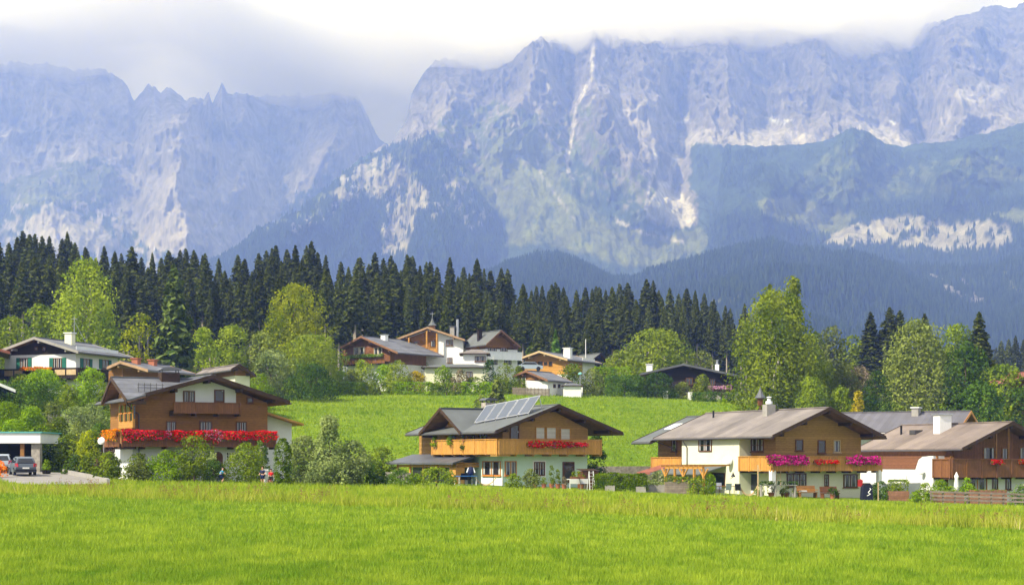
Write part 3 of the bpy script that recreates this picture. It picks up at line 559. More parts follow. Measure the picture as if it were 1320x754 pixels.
# conifers: whorls of drooping boughs
def conifer_mesh(H, Rb, bare, seed, ls=.5, nb=None, droop=.35, fill=1.0, power=.85):
    r = np.random.default_rng(seed); nb = nb or int(150*fill); C_, N_, S_ = [], [], []
    tt = bare+(1-bare)*np.linspace(0, .995, nb)**.92
    for i, t in enumerate(tt):
        f = (t-bare)/(1-bare); ln = Rb*((1-f)**power+.03)*r.uniform(.62, 1.12)*np.interp(f, [0, .12, .3], [.62, .95, 1]); an = i*2.4+r.uniform(-.4, .4); z = t*H
        m = max(3, int(9*ln/Rb*fill)+2); q = np.linspace(.08, 1, m); d = np.array([math.cos(an), math.sin(an), 0]); sd_ = np.array([-d[1], d[0], 0])
        for e in (-1, 0, 1):
            wob = (r.random(m)-.5)*ln*.12
            c = d*q[:, None]*ln*(1-.12*abs(e))+sd_*(e*ln*.2*np.sin(q*2.6)+wob)[:, None]; c[:, 2] = z-droop*ln*q**1.4+(.12*ln*q**4)+r.normal(size=m)*.1
            C_.append(c); N_.append(np.tile(np.array([d[0]*.5, d[1]*.5, .75]), (m, 1))+r.normal(size=(m, 3))*.45); S_.append(ls*r.uniform(.7, 1.5, m)*np.interp(f, [0, .8, 1], [1.15, .8, .45]))
    c = np.concatenate(C_); n = np.concatenate(N_); n /= np.linalg.norm(n, axis=1)[:, None]; s = np.concatenate(S_)
    return quads(c, n, s*1.6, .7, r), r.random(len(c))
SPR = []   # ten trees of different habit, shared by all spruces
for k in range(10):
    H = 25; bare = [.06, .1, .36, .5, .08, .46, .2, .54, .05, .3][k]; Rb = [3.9, 3.4, 2.9, 2.6, 4.1, 3.0, 3.3, 2.7, 3.6, 3.1][k]
    V, rn = conifer_mesh(H, Rb, bare, 100+k, .44, droop=.42, fill=2.0, power=.70+.06*(k % 4))
    me = fast('crown', V, LM['spruce'], rnd=rn); tb = MB(); tb.tube((0, 0, -1.5), (0, 0, H*.55), .27, .16, 7); tb.tube((0, 0, H*.55), (0, 0, H*.985), .16, .03, 6)
    rs = random.Random(k)
    for j in range(14 if bare > .15 else 3): z = H*rs.uniform(.12, max(bare, .14)); a = rs.random()*6.28; tb.tube((0, 0, z), (math.cos(a)*1.1, math.sin(a)*1.1, z-.25), .03, .01, 4)
    to = tb.build('trunk', 'barkspruce'); SPR.append((me.data, to.data)); bpy.data.objects.remove(me); bpy.data.objects.remove(to)
def spruce(px, Y, top, k, label, group, wscale=1.0, name='spruce'):
    x = (px-CX)/F*Y; zb = gz(x, Y); H = ZC+(HY-top)/F*Y-zb; s = H/25
    e = thing(name, label, 'tree', (x, Y, zb), random.random()*6.28, group); e.scale = (s*wscale, s*wscale, s)
    for nm, d in zip(('crown', 'trunk'), SPR[k]): q = bpy.data.objects.new(nm, d); C.objects.link(q); q.parent = e
    return e
# the skyline of the spruce forest, as it runs in the photograph
SKY = [(-20, 318), (10, 312), (30, 305), (62, 302), (90, 308), (130, 325), (160, 322), (200, 335), (232, 318), (262, 320), (300, 338), (350, 318), (375, 320), (400, 312), (430, 335), (480, 328), (530, 326), (560, 338), (600, 340), (655, 345), (672, 375), (700, 362), (740, 372), (790, 360), (830, 366), (870, 375), (920, 388), (960, 398), (1000, 412), (1030, 425)]
rs = random.Random(5); FG = 'dark spruces of the forest edge behind the village'
LBL = 'tall dark spruce in the dense forest band behind the upper houses'
LBL2 = 'tall spruce with a long bare pale trunk in the forest band behind the upper houses'
pxk = -20
cnt = 0
while pxk < 1030:                                      # tallest trees: they draw the skyline
    Y = rs.uniform(320, 365)+max(0, pxk-650)*.13; top = np.interp(pxk, [a for a, b in SKY], [b for a, b in SKY])+rs.choice([-7, -2, 2, 6, 12, 22, 32]); k = rs.choice([0, 1, 4, 8, 6, 2])
    spruce(pxk, Y, top, k, LBL if k not in (2, 5, 3, 7) else LBL2, FG, rs.uniform(.95, 1.6)); pxk += rs.choice([4.5, 8, 10, 12, 15])*rs.uniform(.8, 1.15); cnt += 1
for row, (Y0, dtop, kk, stepx) in enumerate([(300, 26, (3, 5, 7, 2), 15), (285, 48, (3, 7, 5, 9, 6), 23), (400, 4, (0, 1, 4, 8), 24)]):
    pxk = -25+row*3
    while pxk < 1010:
        Y = Y0+rs.uniform(-14, 14)+max(0, pxk-650)*.16; top = np.interp(pxk, [a for a, b in SKY], [b for a, b in SKY])+dtop*rs.uniform(.35, 1.25)
        if not (row == 1 and (pxk < 20 or rs.random() < .25)):
            k = rs.choice(kk); spruce(pxk, Y, top, k, LBL if k not in (2, 5, 3, 7) else LBL2, FG, rs.uniform(.95, 1.35)); cnt += 1
        pxk += stepx*rs.uniform(.7, 1.35)
# ------------------------------------------------------------------ houses
class House:
    """local frame: x along the gable front, y back into the house, z up; read() finds where a point seen in the photograph lies on one of its faces"""
    def __init__(s, name, label, cat, px, Y, rz, zb=None, group=None):
        p = Vector(((px-CX)/F*Y, Y, 0)); p.z = gz(p.x, p.y) if zb is None else zb
        s.o = thing(name, label, cat, p, R(rz), group); s.p = p; s.rz = R(rz); s.c = math.cos(-s.rz); s.s = math.sin(-s.rz)
    def loc(s, v): return Vector((v.x*s.c-v.y*s.s, v.x*s.s+v.y*s.c, v.z))
    def read(s, px, py, axis, val):
        o = s.loc(Vector((0, 0, ZC))-s.p); d = s.loc(Vector(((px-CX)/F, 1, (HY-py)/F)))
        k = (val-o[axis])/d[axis]; return o+d*k
    def Fp(s, px, py, y=0): q = s.read(px, py, 1, y); return q.x, q.z
    def Sp(s, px, py, x=0): q = s.read(px, py, 0, x); return q.y, q.z
    def world(s, x, y, z): return Matrix.Rotation(s.rz, 4, 'Z') @ Vector((x, y, z))+s.p
def pt(face, a, z, d):
    k, c = face; return (a, c-d, z) if k == 'F' else ((c-d, a, z) if k == 'S' else (c+d, a, z))
def fbox(mb, face, a0, a1, z0, z1, d0, d1):
    p = pt(face, a0, z0, d0); q = pt(face, a1, z1, d1); return mb.box(*p, *q)
def rect(H, face, px0, py0, px1, py1):
    k, c = face; g = H.Fp if k == 'F' else H.Sp
    a0, z1 = g(px0, py0, c); a1, z0 = g(px1, py1, c); return min(a0, a1), max(a0, a1), min(z0, z1), max(z0, z1)
def window(H, face, px0, py0, px1, py1, fr='framebrown', nx=2, ny=1, curt=True, shut=None, surround=None, sill=True, name='window', blind=False, r=None, arch=False):
    a0, a1, z0, z1 = r or rect(H, face, px0, py0, px1, py1); w = .07; mb = MB()
    fbox(mb, face, a0, a1, z1-w, z1, 0, .08); fbox(mb, face, a0, a1, z0, z0+w, 0, .08); fbox(mb, face, a0, a0+w, z0+w, z1-w, 0, .08); fbox(mb, face, a1-w, a1, z0+w, z1-w, 0, .08)
    for i in range(1, nx): q = a0+(a1-a0)*i/nx; fbox(mb, face, q-w*.6, q+w*.6, z0+w, z1-w, 0, .075)
    for i in range(1, ny): q = z0+(z1-z0)*i/ny; fbox(mb, face, a0+w, a1-w, q-.02, q+.02, 0, .06)
    wn = mb.build(name, fr, H.o)
    fbox(MB(), face, a0+w, a1-w, z0+w, z1-w, .0, .03).build('pane', 'blind' if blind else 'glass', wn)
    if curt and not blind:
        cb = MB(); g = (a1-a0-2*w)/nx
        for i in range(nx):
            b0 = a0+w+g*i+.06; cw = g*.17
            for u0 in (b0, b0+g-.12-cw): fbox(cb, face, u0, u0+cw, z0+w+.04, z1-w-.03, .032, .04)
        cb.build('curtain', 'curtain', wn)
    if surround:
        sb = MB(); e = .12
        fbox(sb, face, a0-e, a1+e, z1, z1+e, 0, .04); fbox(sb, face, a0-e, a1+e, z0-e, z0, 0, .04); fbox(sb, face, a0-e, a0, z0, z1, 0, .04); fbox(sb, face, a1, a1+e, z0, z1, 0, .04)
        sb.build('surround', surround, wn)
    elif sill: fbox(MB(), face, a0-.08, a1+.08, z0-.06, z0, 0, .16).build('sill', fr, wn)
    if shut:
        sw = (a1-a0)*.48
        for u0, u1 in ((a0-sw, a0-.01), (a1+.01, a1+sw)): fbox(MB(), face, u0, u1, z0-.03, z1+.03, .0, .06).build('shutter', shut, wn)
    return wn
def door(H, face, px0, py0, px1, py1, m='framebrown', glass=True, r=None):
    a0, a1, z0, z1 = r or rect(H, face, px0, py0, px1, py1); mb = MB(); w = .09
    fbox(mb, face, a0, a1, z1-w, z1, 0, .08); fbox(mb, face, a0, a0+w, z0, z1-w, 0, .08); fbox(mb, face, a1-w, a1, z0, z1-w, 0, .08); fbox(mb, face, a0+w, a1-w, z0, z0+.25, 0, .05)
    d = mb.build('door', m, H.o); fbox(MB(), face, a0+w, a1-w, z0+.25, z1-w, 0, .03).build('pane' if glass else 'door_leaf', 'glass' if glass else 'verydark', d)
    fbox(MB(), face, a1-w-.12, a1-w-.02, z0+1.0, z0+1.06, .05, .11).build('handle', 'metal', d); return d
def gable_walls(H, W, Ld, zs, he, zr, c=None, lower='plaster', upper='wood', lower_front=None, below=-1.2, x0=0, y0=0):
    """plaster storey up to zs, timber storey above with the gable; he: wall height at the eaves, zr: wall height at the ridge"""
    c = W/2 if c is None else c
    MB().box(x0, y0, below, x0+W, y0+Ld, zs).build('ground_storey_wall', lower, H.o)
    e = .04
    MB().prism([(x0-e, zs), (x0+W+e, zs), (x0+W+e, he), (x0+c, zr), (x0-e, he)], y0-e, y0+Ld+e).build('upper_storey_wall', upper, H.o)
def gable_roof(H, cx, zr, xl, zl, xr, zrr, y0, y1, t=.14, m='roofgrey', edge='dark', axis='y', purl=5, gut=True, soff='soffit', verge=.26, name='roof'):
    """ridge along the axis from y0 to y1 at cross position cx; eaves at xl and xr"""
    rt = None
    mb = MB()
    for xe, ze in ((xl, zl), (xr, zrr)): mb.prism([(xe, ze), (cx, zr), (cx, zr-t), (xe, ze-t)] if xe < cx else [(cx, zr), (xe, ze), (xe, ze-t), (cx, zr-t)], y0, y1, axis)
    rt = mb.build(name, m, H.o)
    sb = MB(); s_ = .06
    for xe, ze in ((xl, zl), (xr, zrr)):
        k = s_ if xe < cx else -s_; q = [(xe+k, ze-t-.003), (cx, zr-t-.003), (cx, zr-t-.11), (xe+k, ze-t-.11)]; sb.prism(q if xe < cx else q[::-1], y0+s_, y1-s_, axis)
    sb.build('soffit', soff, rt)
    for ye in (y0, y1):
        vb = MB(); ya, yb = (ye-.05, ye+.0) if ye == y0 else (ye, ye+.05)
        for xe, ze in ((xl, zl), (xr, zrr)): q = [(xe, ze+.05), (cx, zr+.05), (cx, zr-verge), (xe, ze-verge)]; vb.prism(q if xe < cx else q[::-1], ya, yb, axis)
        vb.build('verge_board', edge, rt)
    rb = MB(); rb.bar((cx, y0, zr+.03) if axis == 'y' else (y0, cx, zr+.03), (cx, y1, zr+.03) if axis == 'y' else (y1, cx, zr+.03), .34, .09); rb.build('ridge_cap', m, rt)
    if gut:
        for xe, ze in ((xl, zl), (xr, zrr)):
            g = MB(); xx = xe-.07 if xe < cx else xe+.07; zz = ze-t-.02
            g.tube((xx, y0, zz) if axis == 'y' else (y0, xx, zz), (xx, y1, zz) if axis == 'y' else (y1, xx, zz), .075, None, 8); g.build('gutter', 'gutter', rt)
    for i in range(purl):
        f = (i+.5)/purl; xx = xl+(xr-xl)*f; zz = (zl+(zr-zl)*(xx-xl)/(cx-xl)) if xx < cx else (zrr+(zr-zrr)*(xr-xx)/(xr-cx)); zz -= t+.26
        p = MB(); (p.box(xx-.11, y0+.12, zz-.14, xx+.11, y0+2.4, zz+.12) if axis == 'y' else p.box(y0+.12, xx-.11, zz-.14, y0+2.4, xx+.11, zz+.12)); p.build('purlin', edge if edge != 'roofdark' else 'dark', rt)
    return rt
def cross_roof(H, xg, yf, ya, yb, ze, za, xl, zl, k, t=.14, m='roofgrey', edge='dark'):
    """gabled roof running out to the side at x = xg; each slope is cut along its valley with the main slope"""
    xj = xl+(za-zl)/k; xe = xl+max(0, (ze-zl)/k); mb = MB()
    for y0 in (yf, yb):
        top = [(xg, y0, ze), (xe, y0, ze), (xj, ya, za), (xg, ya, za)]; bot = [(a, b_, c-t) for a, b_, c in top]
        if y0 == yf: mb.hexa(bot, top)
        else: mb.hexa(bot[::-1], top[::-1])
    rt = mb.build('cross_roof', m, H.o); sb = MB()
    for y0 in (yf, yb):
        top = [(xg+.06, y0, ze-t-.004), (xe, y0, ze-t-.004), (xj, ya, za-t-.004), (xg+.06, ya, za-t-.004)]; bot = [(a, b_, c-.1) for a, b_, c in top]
        if y0 == yf: sb.hexa(bot, top)
        else: sb.hexa(bot[::-1], top[::-1])
    sb.build('soffit', 'soffit', rt)
    vb = MB()
    for y0 in (yf, yb): vb.hexa([(xg-.05, y0, ze-.26), (xg-.05, ya, za-.26), (xg, ya, za-.26), (xg, y0, ze-.26)], [(xg-.05, y0, ze+.05), (xg-.05, ya, za+.05), (xg, ya, za+.05), (xg, y0, ze+.05)])
    vb.build('verge_board', edge, rt); MB().bar((xg, ya, za+.03), (xj, ya, za+.03), .34, .09).build('ridge_cap', m, rt)
    for y0 in (yf+.4, ya, yb-.4): zz = ze+(za-ze)*(1-abs(y0-ya)/abs(ya-yf)); MB().box(xg+.1, y0-.11, zz-t-.38, xg+1.6, y0+.11, zz-t-.12).build('purlin', 'dark', rt)
    return rt
def chimney(H, x, y, z0, z1, w=.7, d=.7, m='plaster', cap='roofdark', style='slab', name='chimney'):
    c = MB().box(x-w/2, y-d/2, z0, x+w/2, y+d/2, z1).build(name, m, H.o)
    k = MB()
    if style == 'slab': k.box(x-w/2-.12, y-d/2-.12, z1, x+w/2+.12, y+d/2+.12, z1+.1)
    elif style == 'hood':
        for i in (-1, 1):
            for j in (-1, 1): k.box(x+i*(w/2-.08)-.04, y+j*(d/2-.08)-.04, z1, x+i*(w/2-.08)+.04, y+j*(d/2-.08)+.04, z1+.22)
        n = 8; pr = [(x+(w/2+.12)*math.cos(math.pi*a/n), z1+.22+.24*math.sin(math.pi*a/n)) for a in range(n+1)]; k.prism(pr[::-1], y-d/2-.18, y+d/2+.18)
    elif style == 'pipe': k.tube((x, y, z1), (x, y, z1+.55), .16, .16, 10); k.tube((x, y, z1+.62), (x, y, z1+.70), .28, .1, 10); k.tube((x, y, z1+.55), (x, y, z1+.62), .04, .04, 5)
    k.build('chimney_cap', cap, c); return c
def balcony(H, segs, zf, h=1.0, m='rail', floor='dark', depth=1.2, brackets=True, name='balcony'):
    """segs: list of (face, a0, a1) measured on the wall; depth outwards"""
    bl = MB()
    for face, a0, a1 in segs: fbox(bl, face, a0, a1, zf-.18, zf, 0, depth)
    b = bl.build(name, floor, H.o)
    for face, a0, a1 in segs:
        rb = MB(); fbox(rb, face, a0, a1, zf-.25, zf+h*.93, depth, depth+.05); r_ = rb.build('railing', m, b)
        rl = MB(); fbox(rl, face, a0, a1, zf+h*.93, zf+h, depth-.06, depth+.12); rl.build('handrail', m, r_)
        n = max(2, int(abs(a1-a0)/1.6)); 
        for i in range(n+1):
            q = a0+(a1-a0)*i/n; q = min(max(q, min(a0, a1)+.07), max(a0, a1)-.07); pb = MB(); fbox(pb, face, q-.07, q+.07, zf-.3, zf+h*.95, depth+.05, depth+.09); pb.build('post', m, r_)
            if brackets: kb = MB(); fbox(kb, face, q-.09, q+.09, zf-.42, zf-.18, 0, depth*.92); kb.build('bracket', floor, b)
    return b
FLN = [0]
def flowerbox(H, face, a0, a1, z, d, lm, label, hgt=.45, drop=.45, n=None, ls=.13, box=True, group=None, m='framebrown'):
    FLN[0] += 1; r = np.random.default_rng(FLN[0]); p0 = pt(face, (a0+a1)/2, z, d); wp = H.world(*p0)
    t = thing('flower_box', label, 'flower box', wp, H.rz, group); A = abs(a1-a0)
    if face[0] == 'F': f2 = ('F', 0)
    else: f2 = (face[0], 0)
    if box: mb = MB(); fbox(mb, f2, -A/2, A/2, -.12, .1, -.02, .2); mb.build('planter', m, t)
    hgt *= .85; drop *= .8; n = n or int(A*(hgt+drop)*330); u = (r.random(n)-.5)*A; zz = np.where(r.random(n) < .6, r.random(n)*hgt, -r.random(n)**1.3*drop); k = np.clip(.35+.7*fbm(u*1.3+FLN[0]*7, zz*0, 2, 5), .3, 1.15)
    zz = zz*k; dd = .12+r.normal(size=n)*.13+np.where(zz < 0, .16, 0)
    pts = np.array([pt(f2, a, b, c) for a, b, c in zip(u, zz, dd)]); nr = r.normal(size=(n, 3))*.6+np.array(pt((f2[0], 0), 0, .4, 1)); nr /= np.linalg.norm(nr, axis=1)[:, None]
    g = r.random(n) < .27
    fast('blossoms', quads(pts[~g], nr[~g], ls*r.uniform(.7, 1.3, (~g).sum()), .9, r), LM[lm], rnd=np.clip(.5*r.random((~g).sum())+.9*(fbm(u[~g]*1.1+FLN[0]*3, u[~g]*0, 2, 8)-.2), 0, 1), parent=t)
    if g.sum(): fast('leaves', quads(pts[g]-np.array(pt((f2[0], 0), 0, .05, .05)), nr[g], ls*1.1*r.uniform(.7, 1.3, g.sum()), .7, r), LM['mid'], rnd=r.random(g.sum()), parent=t)
    return t
def downpipe(H, pts, r=.05): return MB().path(pts, r).build('downpipe', 'gutter', H.o)
def dish(px, py, Y, r, label, nrm=(-.55, -.8, .3), zpole=None, on=None):
    p = P(px, py, Y) if on is None else on[0].world(*on[0].read(px, py, 0, on[1])); t = thing('satellite_dish', label, 'satellite dish', p); n = Vector(nrm).normalized()
    MB().disc((0, 0, 0), n, r, .02, 20, .18).build('reflector', 'white', t, smooth=True)
    MB().tube(tuple(-n*(.18*r)), tuple(-n*.45+Vector((0, 0, -.1))), .03, .03, 6).build('mount', 'metal', t)
    MB().tube(tuple(Vector((0, 0, -r*.9))), tuple(n*r*.8), .012, .012, 5).build('arm', 'metal', t); MB().tube(tuple(n*r*.8), tuple(n*r*.66), .05, .04, 6).build('receiver', 'metal', t)
    if zpole is not None: MB().tube(tuple(-n*.45+Vector((0, 0, .2))), tuple(-n*.45+Vector((0, 0, zpole-p.z))), .035, .035, 6).build('pole', 'metal', t)
    return t

# ---- A: big timber house with red geraniums
A = House('timber_house', 'large brown timber house with white ground floor and a long red geranium balcony', 'house', 171, 125, 28, .55)
Wd = A.Fp(344, 600)[0]; zf = A.Fp(250, 572)[1]; Ld = A.Sp(143, 560)[0]; ov = 1.5
xc, zr = A.Fp(275, 483.5, -ov); xl, zl = A.Fp(162, 514, -ov); xr, zr2 = A.Fp(374, 517.5, -ov)
sl_ = (zr-zl)/(xc-xl); he = zl+sl_*(0-xl)-.32; zrw = zr-.32
hr = zr2+(zr-zr2)*(xr-Wd)/(xr-xc)-.32
gable_walls(A, Wd, Ld, zf-.15, min(he, hr), zrw, c=xc)
gable_roof(A, xc, zr, xl, zl, xr, zr2, -ov, Ld+1, m='roofgrey', edge='dark', purl=5)
# cross gable that looks to the side
y_ap, z_ap = A.Sp(143, 485.5, xl-.25); yb0, zb0 = A.Sp(163, 514, xl-.25); yb1 = A.Sp(131, 506, xl-.25)[0]
cross_roof(A, xl-.25, yb0, y_ap, yb1, zb0-.02, min(z_ap, zr)-.03, xl, zl, sl_)
bay0, bay1 = y_ap-2.6, y_ap+1.6
MB().prism([(bay0, zf+1.2), (bay1, zf+1.2), (bay1, z_ap-1.35), (y_ap, z_ap-.35), (bay0, z_ap-1.35)], xl+.75, 0, 'x').build('bay_window', 'woodhoney', A.o)
bz = [q for q in bpy.data.objects if q.parent == A.o and q.name.startswith('bay_window')][0]
for k in range(3):
    y0 = bay0+.12+k*(bay1-bay0-.1)/3; fb = MB(); fbox(fb, ('S', xl+.75), y0, y0+1.05, zf+1.75, zf+3.0, 0, .03); fb.build('pane', 'glass', bz)
    fb = MB(); fbox(fb, ('S', xl+.75), y0+.48, y0+.57, zf+1.7, zf+3.05, .03, .09); fbox(fb, ('S', xl+.75), y0, y0+1.05, zf+2.32, zf+2.4, .03, .08); fb.build('glazing_bar', 'frame', bz)
fb = MB(); fbox(fb, ('F', bay0), xl+.95, -.1, zf+1.9, zf+2.9, 0, .03); fb.build('pane', 'glass', bz)
for k in range(3): MB().bar((xl+.6, bay0+.1+k*1.9, zf+1.15), (0, bay0+.1+k*1.9, zf+.5), .16).build('brace', 'woodhoney', A.o)
# white gable field with its own balcony
r = rect(A, ('F', -.04), 226, 486, 304, 519); gx0, gx1, gz0, gz1 = r
zt = lambda x: (zl+(zr-zl)*(x-xl)/(xc-xl) if x < xc else zr2+(zr-zr2)*(xr-x)/(xr-xc))-.36
MB().prism([(gx0, gz0-.8), (gx1, gz0-.8), (gx1, zt(gx1)), (xc, zt(xc)), (gx0, zt(gx0))], -.07, -.041).build('gable_field', 'plaster', A.o)
window(A, ('F', -.07), 236, 503.5, 251, 519, nx=2); door(A, ('F', -.07), 276, 502, 289, 521)
ub = rect(A, ('F', -1.2), 224, 518.5, 311, 532); balcony(A, [(('F', -.04), ub[0], ub[1])], ub[2]+.15, ub[3]-ub[2]-.1, 'raildark', depth=1.1)
window(A, ('F', -.04), 318, 512, 326, 519.5, nx=1, curt=False)
for a in ((214, 542.5, 227, 558), (257, 542.5, 273, 558), (304, 543, 318, 558)): window(A, ('F', -.04), *a, nx=2, curt=True)
window(A, ('S', -.04), 176-9, 540, 176-4, 556, nx=1)
balcony(A, [(('F', -.04), -1.2, Wd+.3), (('S', -.04), -1.2, A.Sp(134, 560, -1.3)[0])], zf, .85, 'raildark', depth=1.25)
GB = 'geranium boxes on the timber house balcony'
for i, (u0, u1, l, tx) in enumerate([(0, .30, 'redpink', 'trailing red and pink geraniums at the drainpipe end of the long lower balcony'), (.30, .52, 'red', 'bright red geraniums on the long lower balcony under the small brown balcony'), (.52, .66, 'redpink', 'pink and red geraniums in the middle of the long lower balcony, over the arched doorway'), (.66, 1, 'red', 'dense red geraniums on the long lower balcony at the end by the white annexe')]):
    flowerbox(A, ('F', -1.3), -1.2+(Wd+1.5)*u0, -1.2+(Wd+1.5)*u1, zf+.78, .08, l, tx, .42, 1.0, group=GB)
flowerbox(A, ('S', -1.3), -1.2, A.Sp(138, 560, -1.3)[0], zf+.8, .08, 'orange', 'orange red geraniums round the side of the timber house balcony', .4, .9, group=GB)
window(A, ('F', 0), 213, 581, 229, 589, nx=2, curt=False); window(A, ('F', 0), 291, 582, 302, 595, nx=3, ny=3, curt=False, fr='white'); window(A, ('F', 0), 178, 585, 186, 598, nx=1, curt=False)
ar = rect(A, ('F', 0), 275, 582, 287, 612); cxa = (ar[0]+ar[1])/2; rr_ = (ar[1]-ar[0])/2; zz = ar[3]-rr_
pr = [(ar[0], ar[2]), (ar[1], ar[2])]+[(cxa+rr_*math.cos(a), zz+rr_*math.sin(a)) for a in [math.pi*k/10 for k in range(11)]]
MB().prism(pr, -.05, -.003).build('arched_door', 'framebrown', A.o)
downpipe(A, [(xl+.1, -ov+.3, zl-.3), (.1, -.15, zl-.9), (.45, -.15, zl-1.1), (.45, -.15, zf+1.0)]); downpipe(A, [(.45, -.12, zf-.3), (.45, -.12, 0)])
xch = xc-2.6; chimney(A, xch, 1.6, zr-1.2, zr+.25, 1.45, .9, 'dark', 'roofgrey', 'hood')
# snow guard on the cross roof
sg = MB(); sg.path([(xl+1.0, yb0+1.6, zb0+.95), (xch-1.2, yb0+1.6, zb0+.95)], .03); sg.path([(xl+1.0, yb0+1.6, zb0+1.15), (xch-1.2, yb0+1.6, zb0+1.15)], .02)
for k in range(5): xx = xl+1.1+k*(xch-2.4-xl)/4; sg.tube((xx, yb0+1.6, zb0+.55), (xx, yb0+1.6, zb0+1.3), .025, .025, 5)
sg.build('snow_guard', 'gutter', A.o)
# white annexe with a mono pitch roof on the far side
ax1, az1 = A.Fp(376, 560, 1.2); MB().prism([(Wd+.041, -1), (ax1, -1), (ax1, A.Fp(376, 545, 1.2)[1]), (Wd+.041, A.Fp(345, 532, 1.2)[1])], 1.2, 7).build('annexe_wall', 'plaster', A.o)
a0 = A.Fp(344, 531, 0); a1_ = A.Fp(392, 546, 0); MB().prism([(a0[0]+.05, a0[1]-.15), (a1_[0], a1_[1]-.15), (a1_[0], a1_[1]), (a0[0]+.05, a0[1])], 0, 8).build('annexe_roof', 'woodhoney', A.o)
dish(130.5, 568, 124.0, .29, 'white satellite dish standing in the bushes in front of the timber house', (-.2, -.95, .25), 1.0)

# ---- B: house with solar panels
Bh = House('solar_house', 'honey timber house with mint ground floor, red geraniums and solar panels on the roof', 'house', 648, 138, 33, -.15)
H = Bh; ov = 1.5; Wd = H.Fp(757, 600)[0]; Ld = H.Sp(541, 590)[0]; zf = H.Fp(700, 581)[1]-.05
xc, zr = H.Fp(720.6, 521.5, -ov); xr, zr2 = H.Fp(803, 559, -ov); xl, zl = H.Fp(638, 553.5, -ov); zl = (zl+zr2)/2; zr2 = zl
k_ = (zr-zl)/(xc-xl); he = zl+k_*(0-xl)-.32; yend = H.Sp(519, 556, xl)[0]
gable_walls(H, Wd, Ld, zf-.2, min(he, zr2+(zr-zr2)*(xr-Wd)/(xr-xc)-.32), zr-.32, c=xc, lower='mint', upper='woodolive')
gable_roof(H, xc, zr, xl, zl, xr, zr2, -ov, yend-.6, m='roofslate', edge='dark', purl=5)
yg0 = H.Sp(594, 554, xl-.15)[0]; yg1 = H.Sp(540, 555, xl-.15)[0]; yga, zga = H.Sp(567, 526, xl-.15)
cross_roof(H, xl-.15, yg0, yga, yg1, zl-.03, min(zga, zr-.05), xl, zl, k_, m='roofslate')
MB().prism([(yg0+1.4, zf-.2), (yg1-1.3, zf-.2), (yg1-1.3, zl+.1), (yga, min(zga, zr)-.5), (yg0+1.4, zl+.1)], -.3, -.041, 'x').build('cross_gable_wall', 'woodhoney', H.o)
balcony(H, [(('F', -.04), -1.25, Wd+.6), (('S', -.04), -1.25, H.Sp(558, 575, -1.2)[0])], zf, 1.05, 'rail', 'woodolive', depth=1.25)
for a in ((690, 550, 702.3, 566), (703.7, 550, 717, 566), (722, 551.5, 735, 567)): window(H, ('F', -.04), *a, fr='woodhoney', nx=1, blind=True, sill=False)
door(H, ('F', -.04), 657, 547, 669, 572, 'framebrown')
for a in ((604, 559, 612, 575), (618, 558, 628, 574), (580, 556, 588, 572)): window(H, ('S', -.3 if a[0] < 600 else -.04), *a, nx=2, curt=True)
f0 = H.Fp(678.5, 570, -1.35)[0]; f1 = H.Fp(742, 570, -1.35)[0]; f2_ = H.Fp(756, 570, -1.35)[0]; zb_ = H.Fp(700, 573, -1.35)[1]
flowerbox(H, ('F', -1.36), f0, f1, zb_, .06, 'red', 'long dense red geranium box on the balcony of the solar panel house', .5, .42)
flowerbox(H, ('F', -1.36), f1, f2_, zb_, .06, 'redpink', 'short flower box with pink and white blooms beside the long red one', .45, .3)
for (u, v, tx) in ((562, 570, 'bright green hanging plant on the side balcony, farthest from the red geraniums'), (583, 568, 'small green plant trailing from the middle of the side balcony'), (598, 568, 'tall dark green plant hanging over the side balcony rail')):
    yy, zz = H.Sp(u, v, -1.3); wp = H.world(-1.4, yy, zz+.05); t = thing('balcony_plant', tx, 'potted plant', wp, 0, None)
    p, nr, s, rn = crown_pts(.9 if u < 590 else .6, .7, .9 if u < 590 else 1.4, -.4 if u < 590 else -.9, .13, 2.6, 8, 'bush', int(u)); fast('foliage', quads(p, nr, s), LM['lime' if u < 590 else 'dark'], rnd=rn, parent=t)
    MB().lathe([(.0, -.1), (.14, -.1), (.17, .12), (0, .12)], (0.1, 0.05, 0), 10).build('pot', 'terracotta', t)
# ground floor
window(H, ('F', 0), 688+0, 595, 702, 613, nx=2, ny=2, surround='white'); door(H, ('F', 0), 725, 595, 740, 622, 'framebrown'); window(H, ('F', 0), 650.5, 594, 665.5, 613, fr='frame', nx=2, ny=1)
window(H, ('S', 0), 622.5, 594, 646, 613, fr='frame', nx=2)
MB().box(-.035, -.03, -1, 0-.004, H.Sp(621, 600)[0], H.Fp(650, 616)[1]).build('white_plinth', 'white', H.o)
# timber porch on the side
yp0, yp1 = H.Sp(618, 600, 0)[0], H.Sp(541, 600, 0)[0]; zp = H.Sp(600, 585, -.1)[1]; zq = H.Sp(540, 590, -2.6)[1]
MB().prism([(-.04, zp), (-2.9, zp-.75), (-2.9, zp-.9), (-.04, zp-.15)][::-1], yp0-.3, yp1+1.2).build('porch_roof', 'roofdark', H.o)
pw = MB(); pw.box(-2.4, yp0, -1, -2.3, yp0+.9, zp-.9); pw.box(-2.4, yp0, zp-1.15, -.04, yp1, zp-.95); pw.box(-2.3, yp0, 2.15, -.04, yp0+.08, zp-.9); pw.box(-2.3, yp0, -1, -1.5, yp0+.08, 2.2); pw.build('porch_wall', 'woodhoney', H.o)
for k in range(5): MB().bar((-2.35, yp0+.9+k*(yp1-yp0-1)/4, -1), (-2.35, yp0+.9+k*(yp1-yp0-1)/4, zp-.9), .16).build('post', 'woodhoney', H.o)
for k in range(3): MB().box(-2.33, yp0+1.1+k*2.3, .1, -2.30, yp0+3.0+k*2.3, 2.1).build('pane', 'glass', H.o)
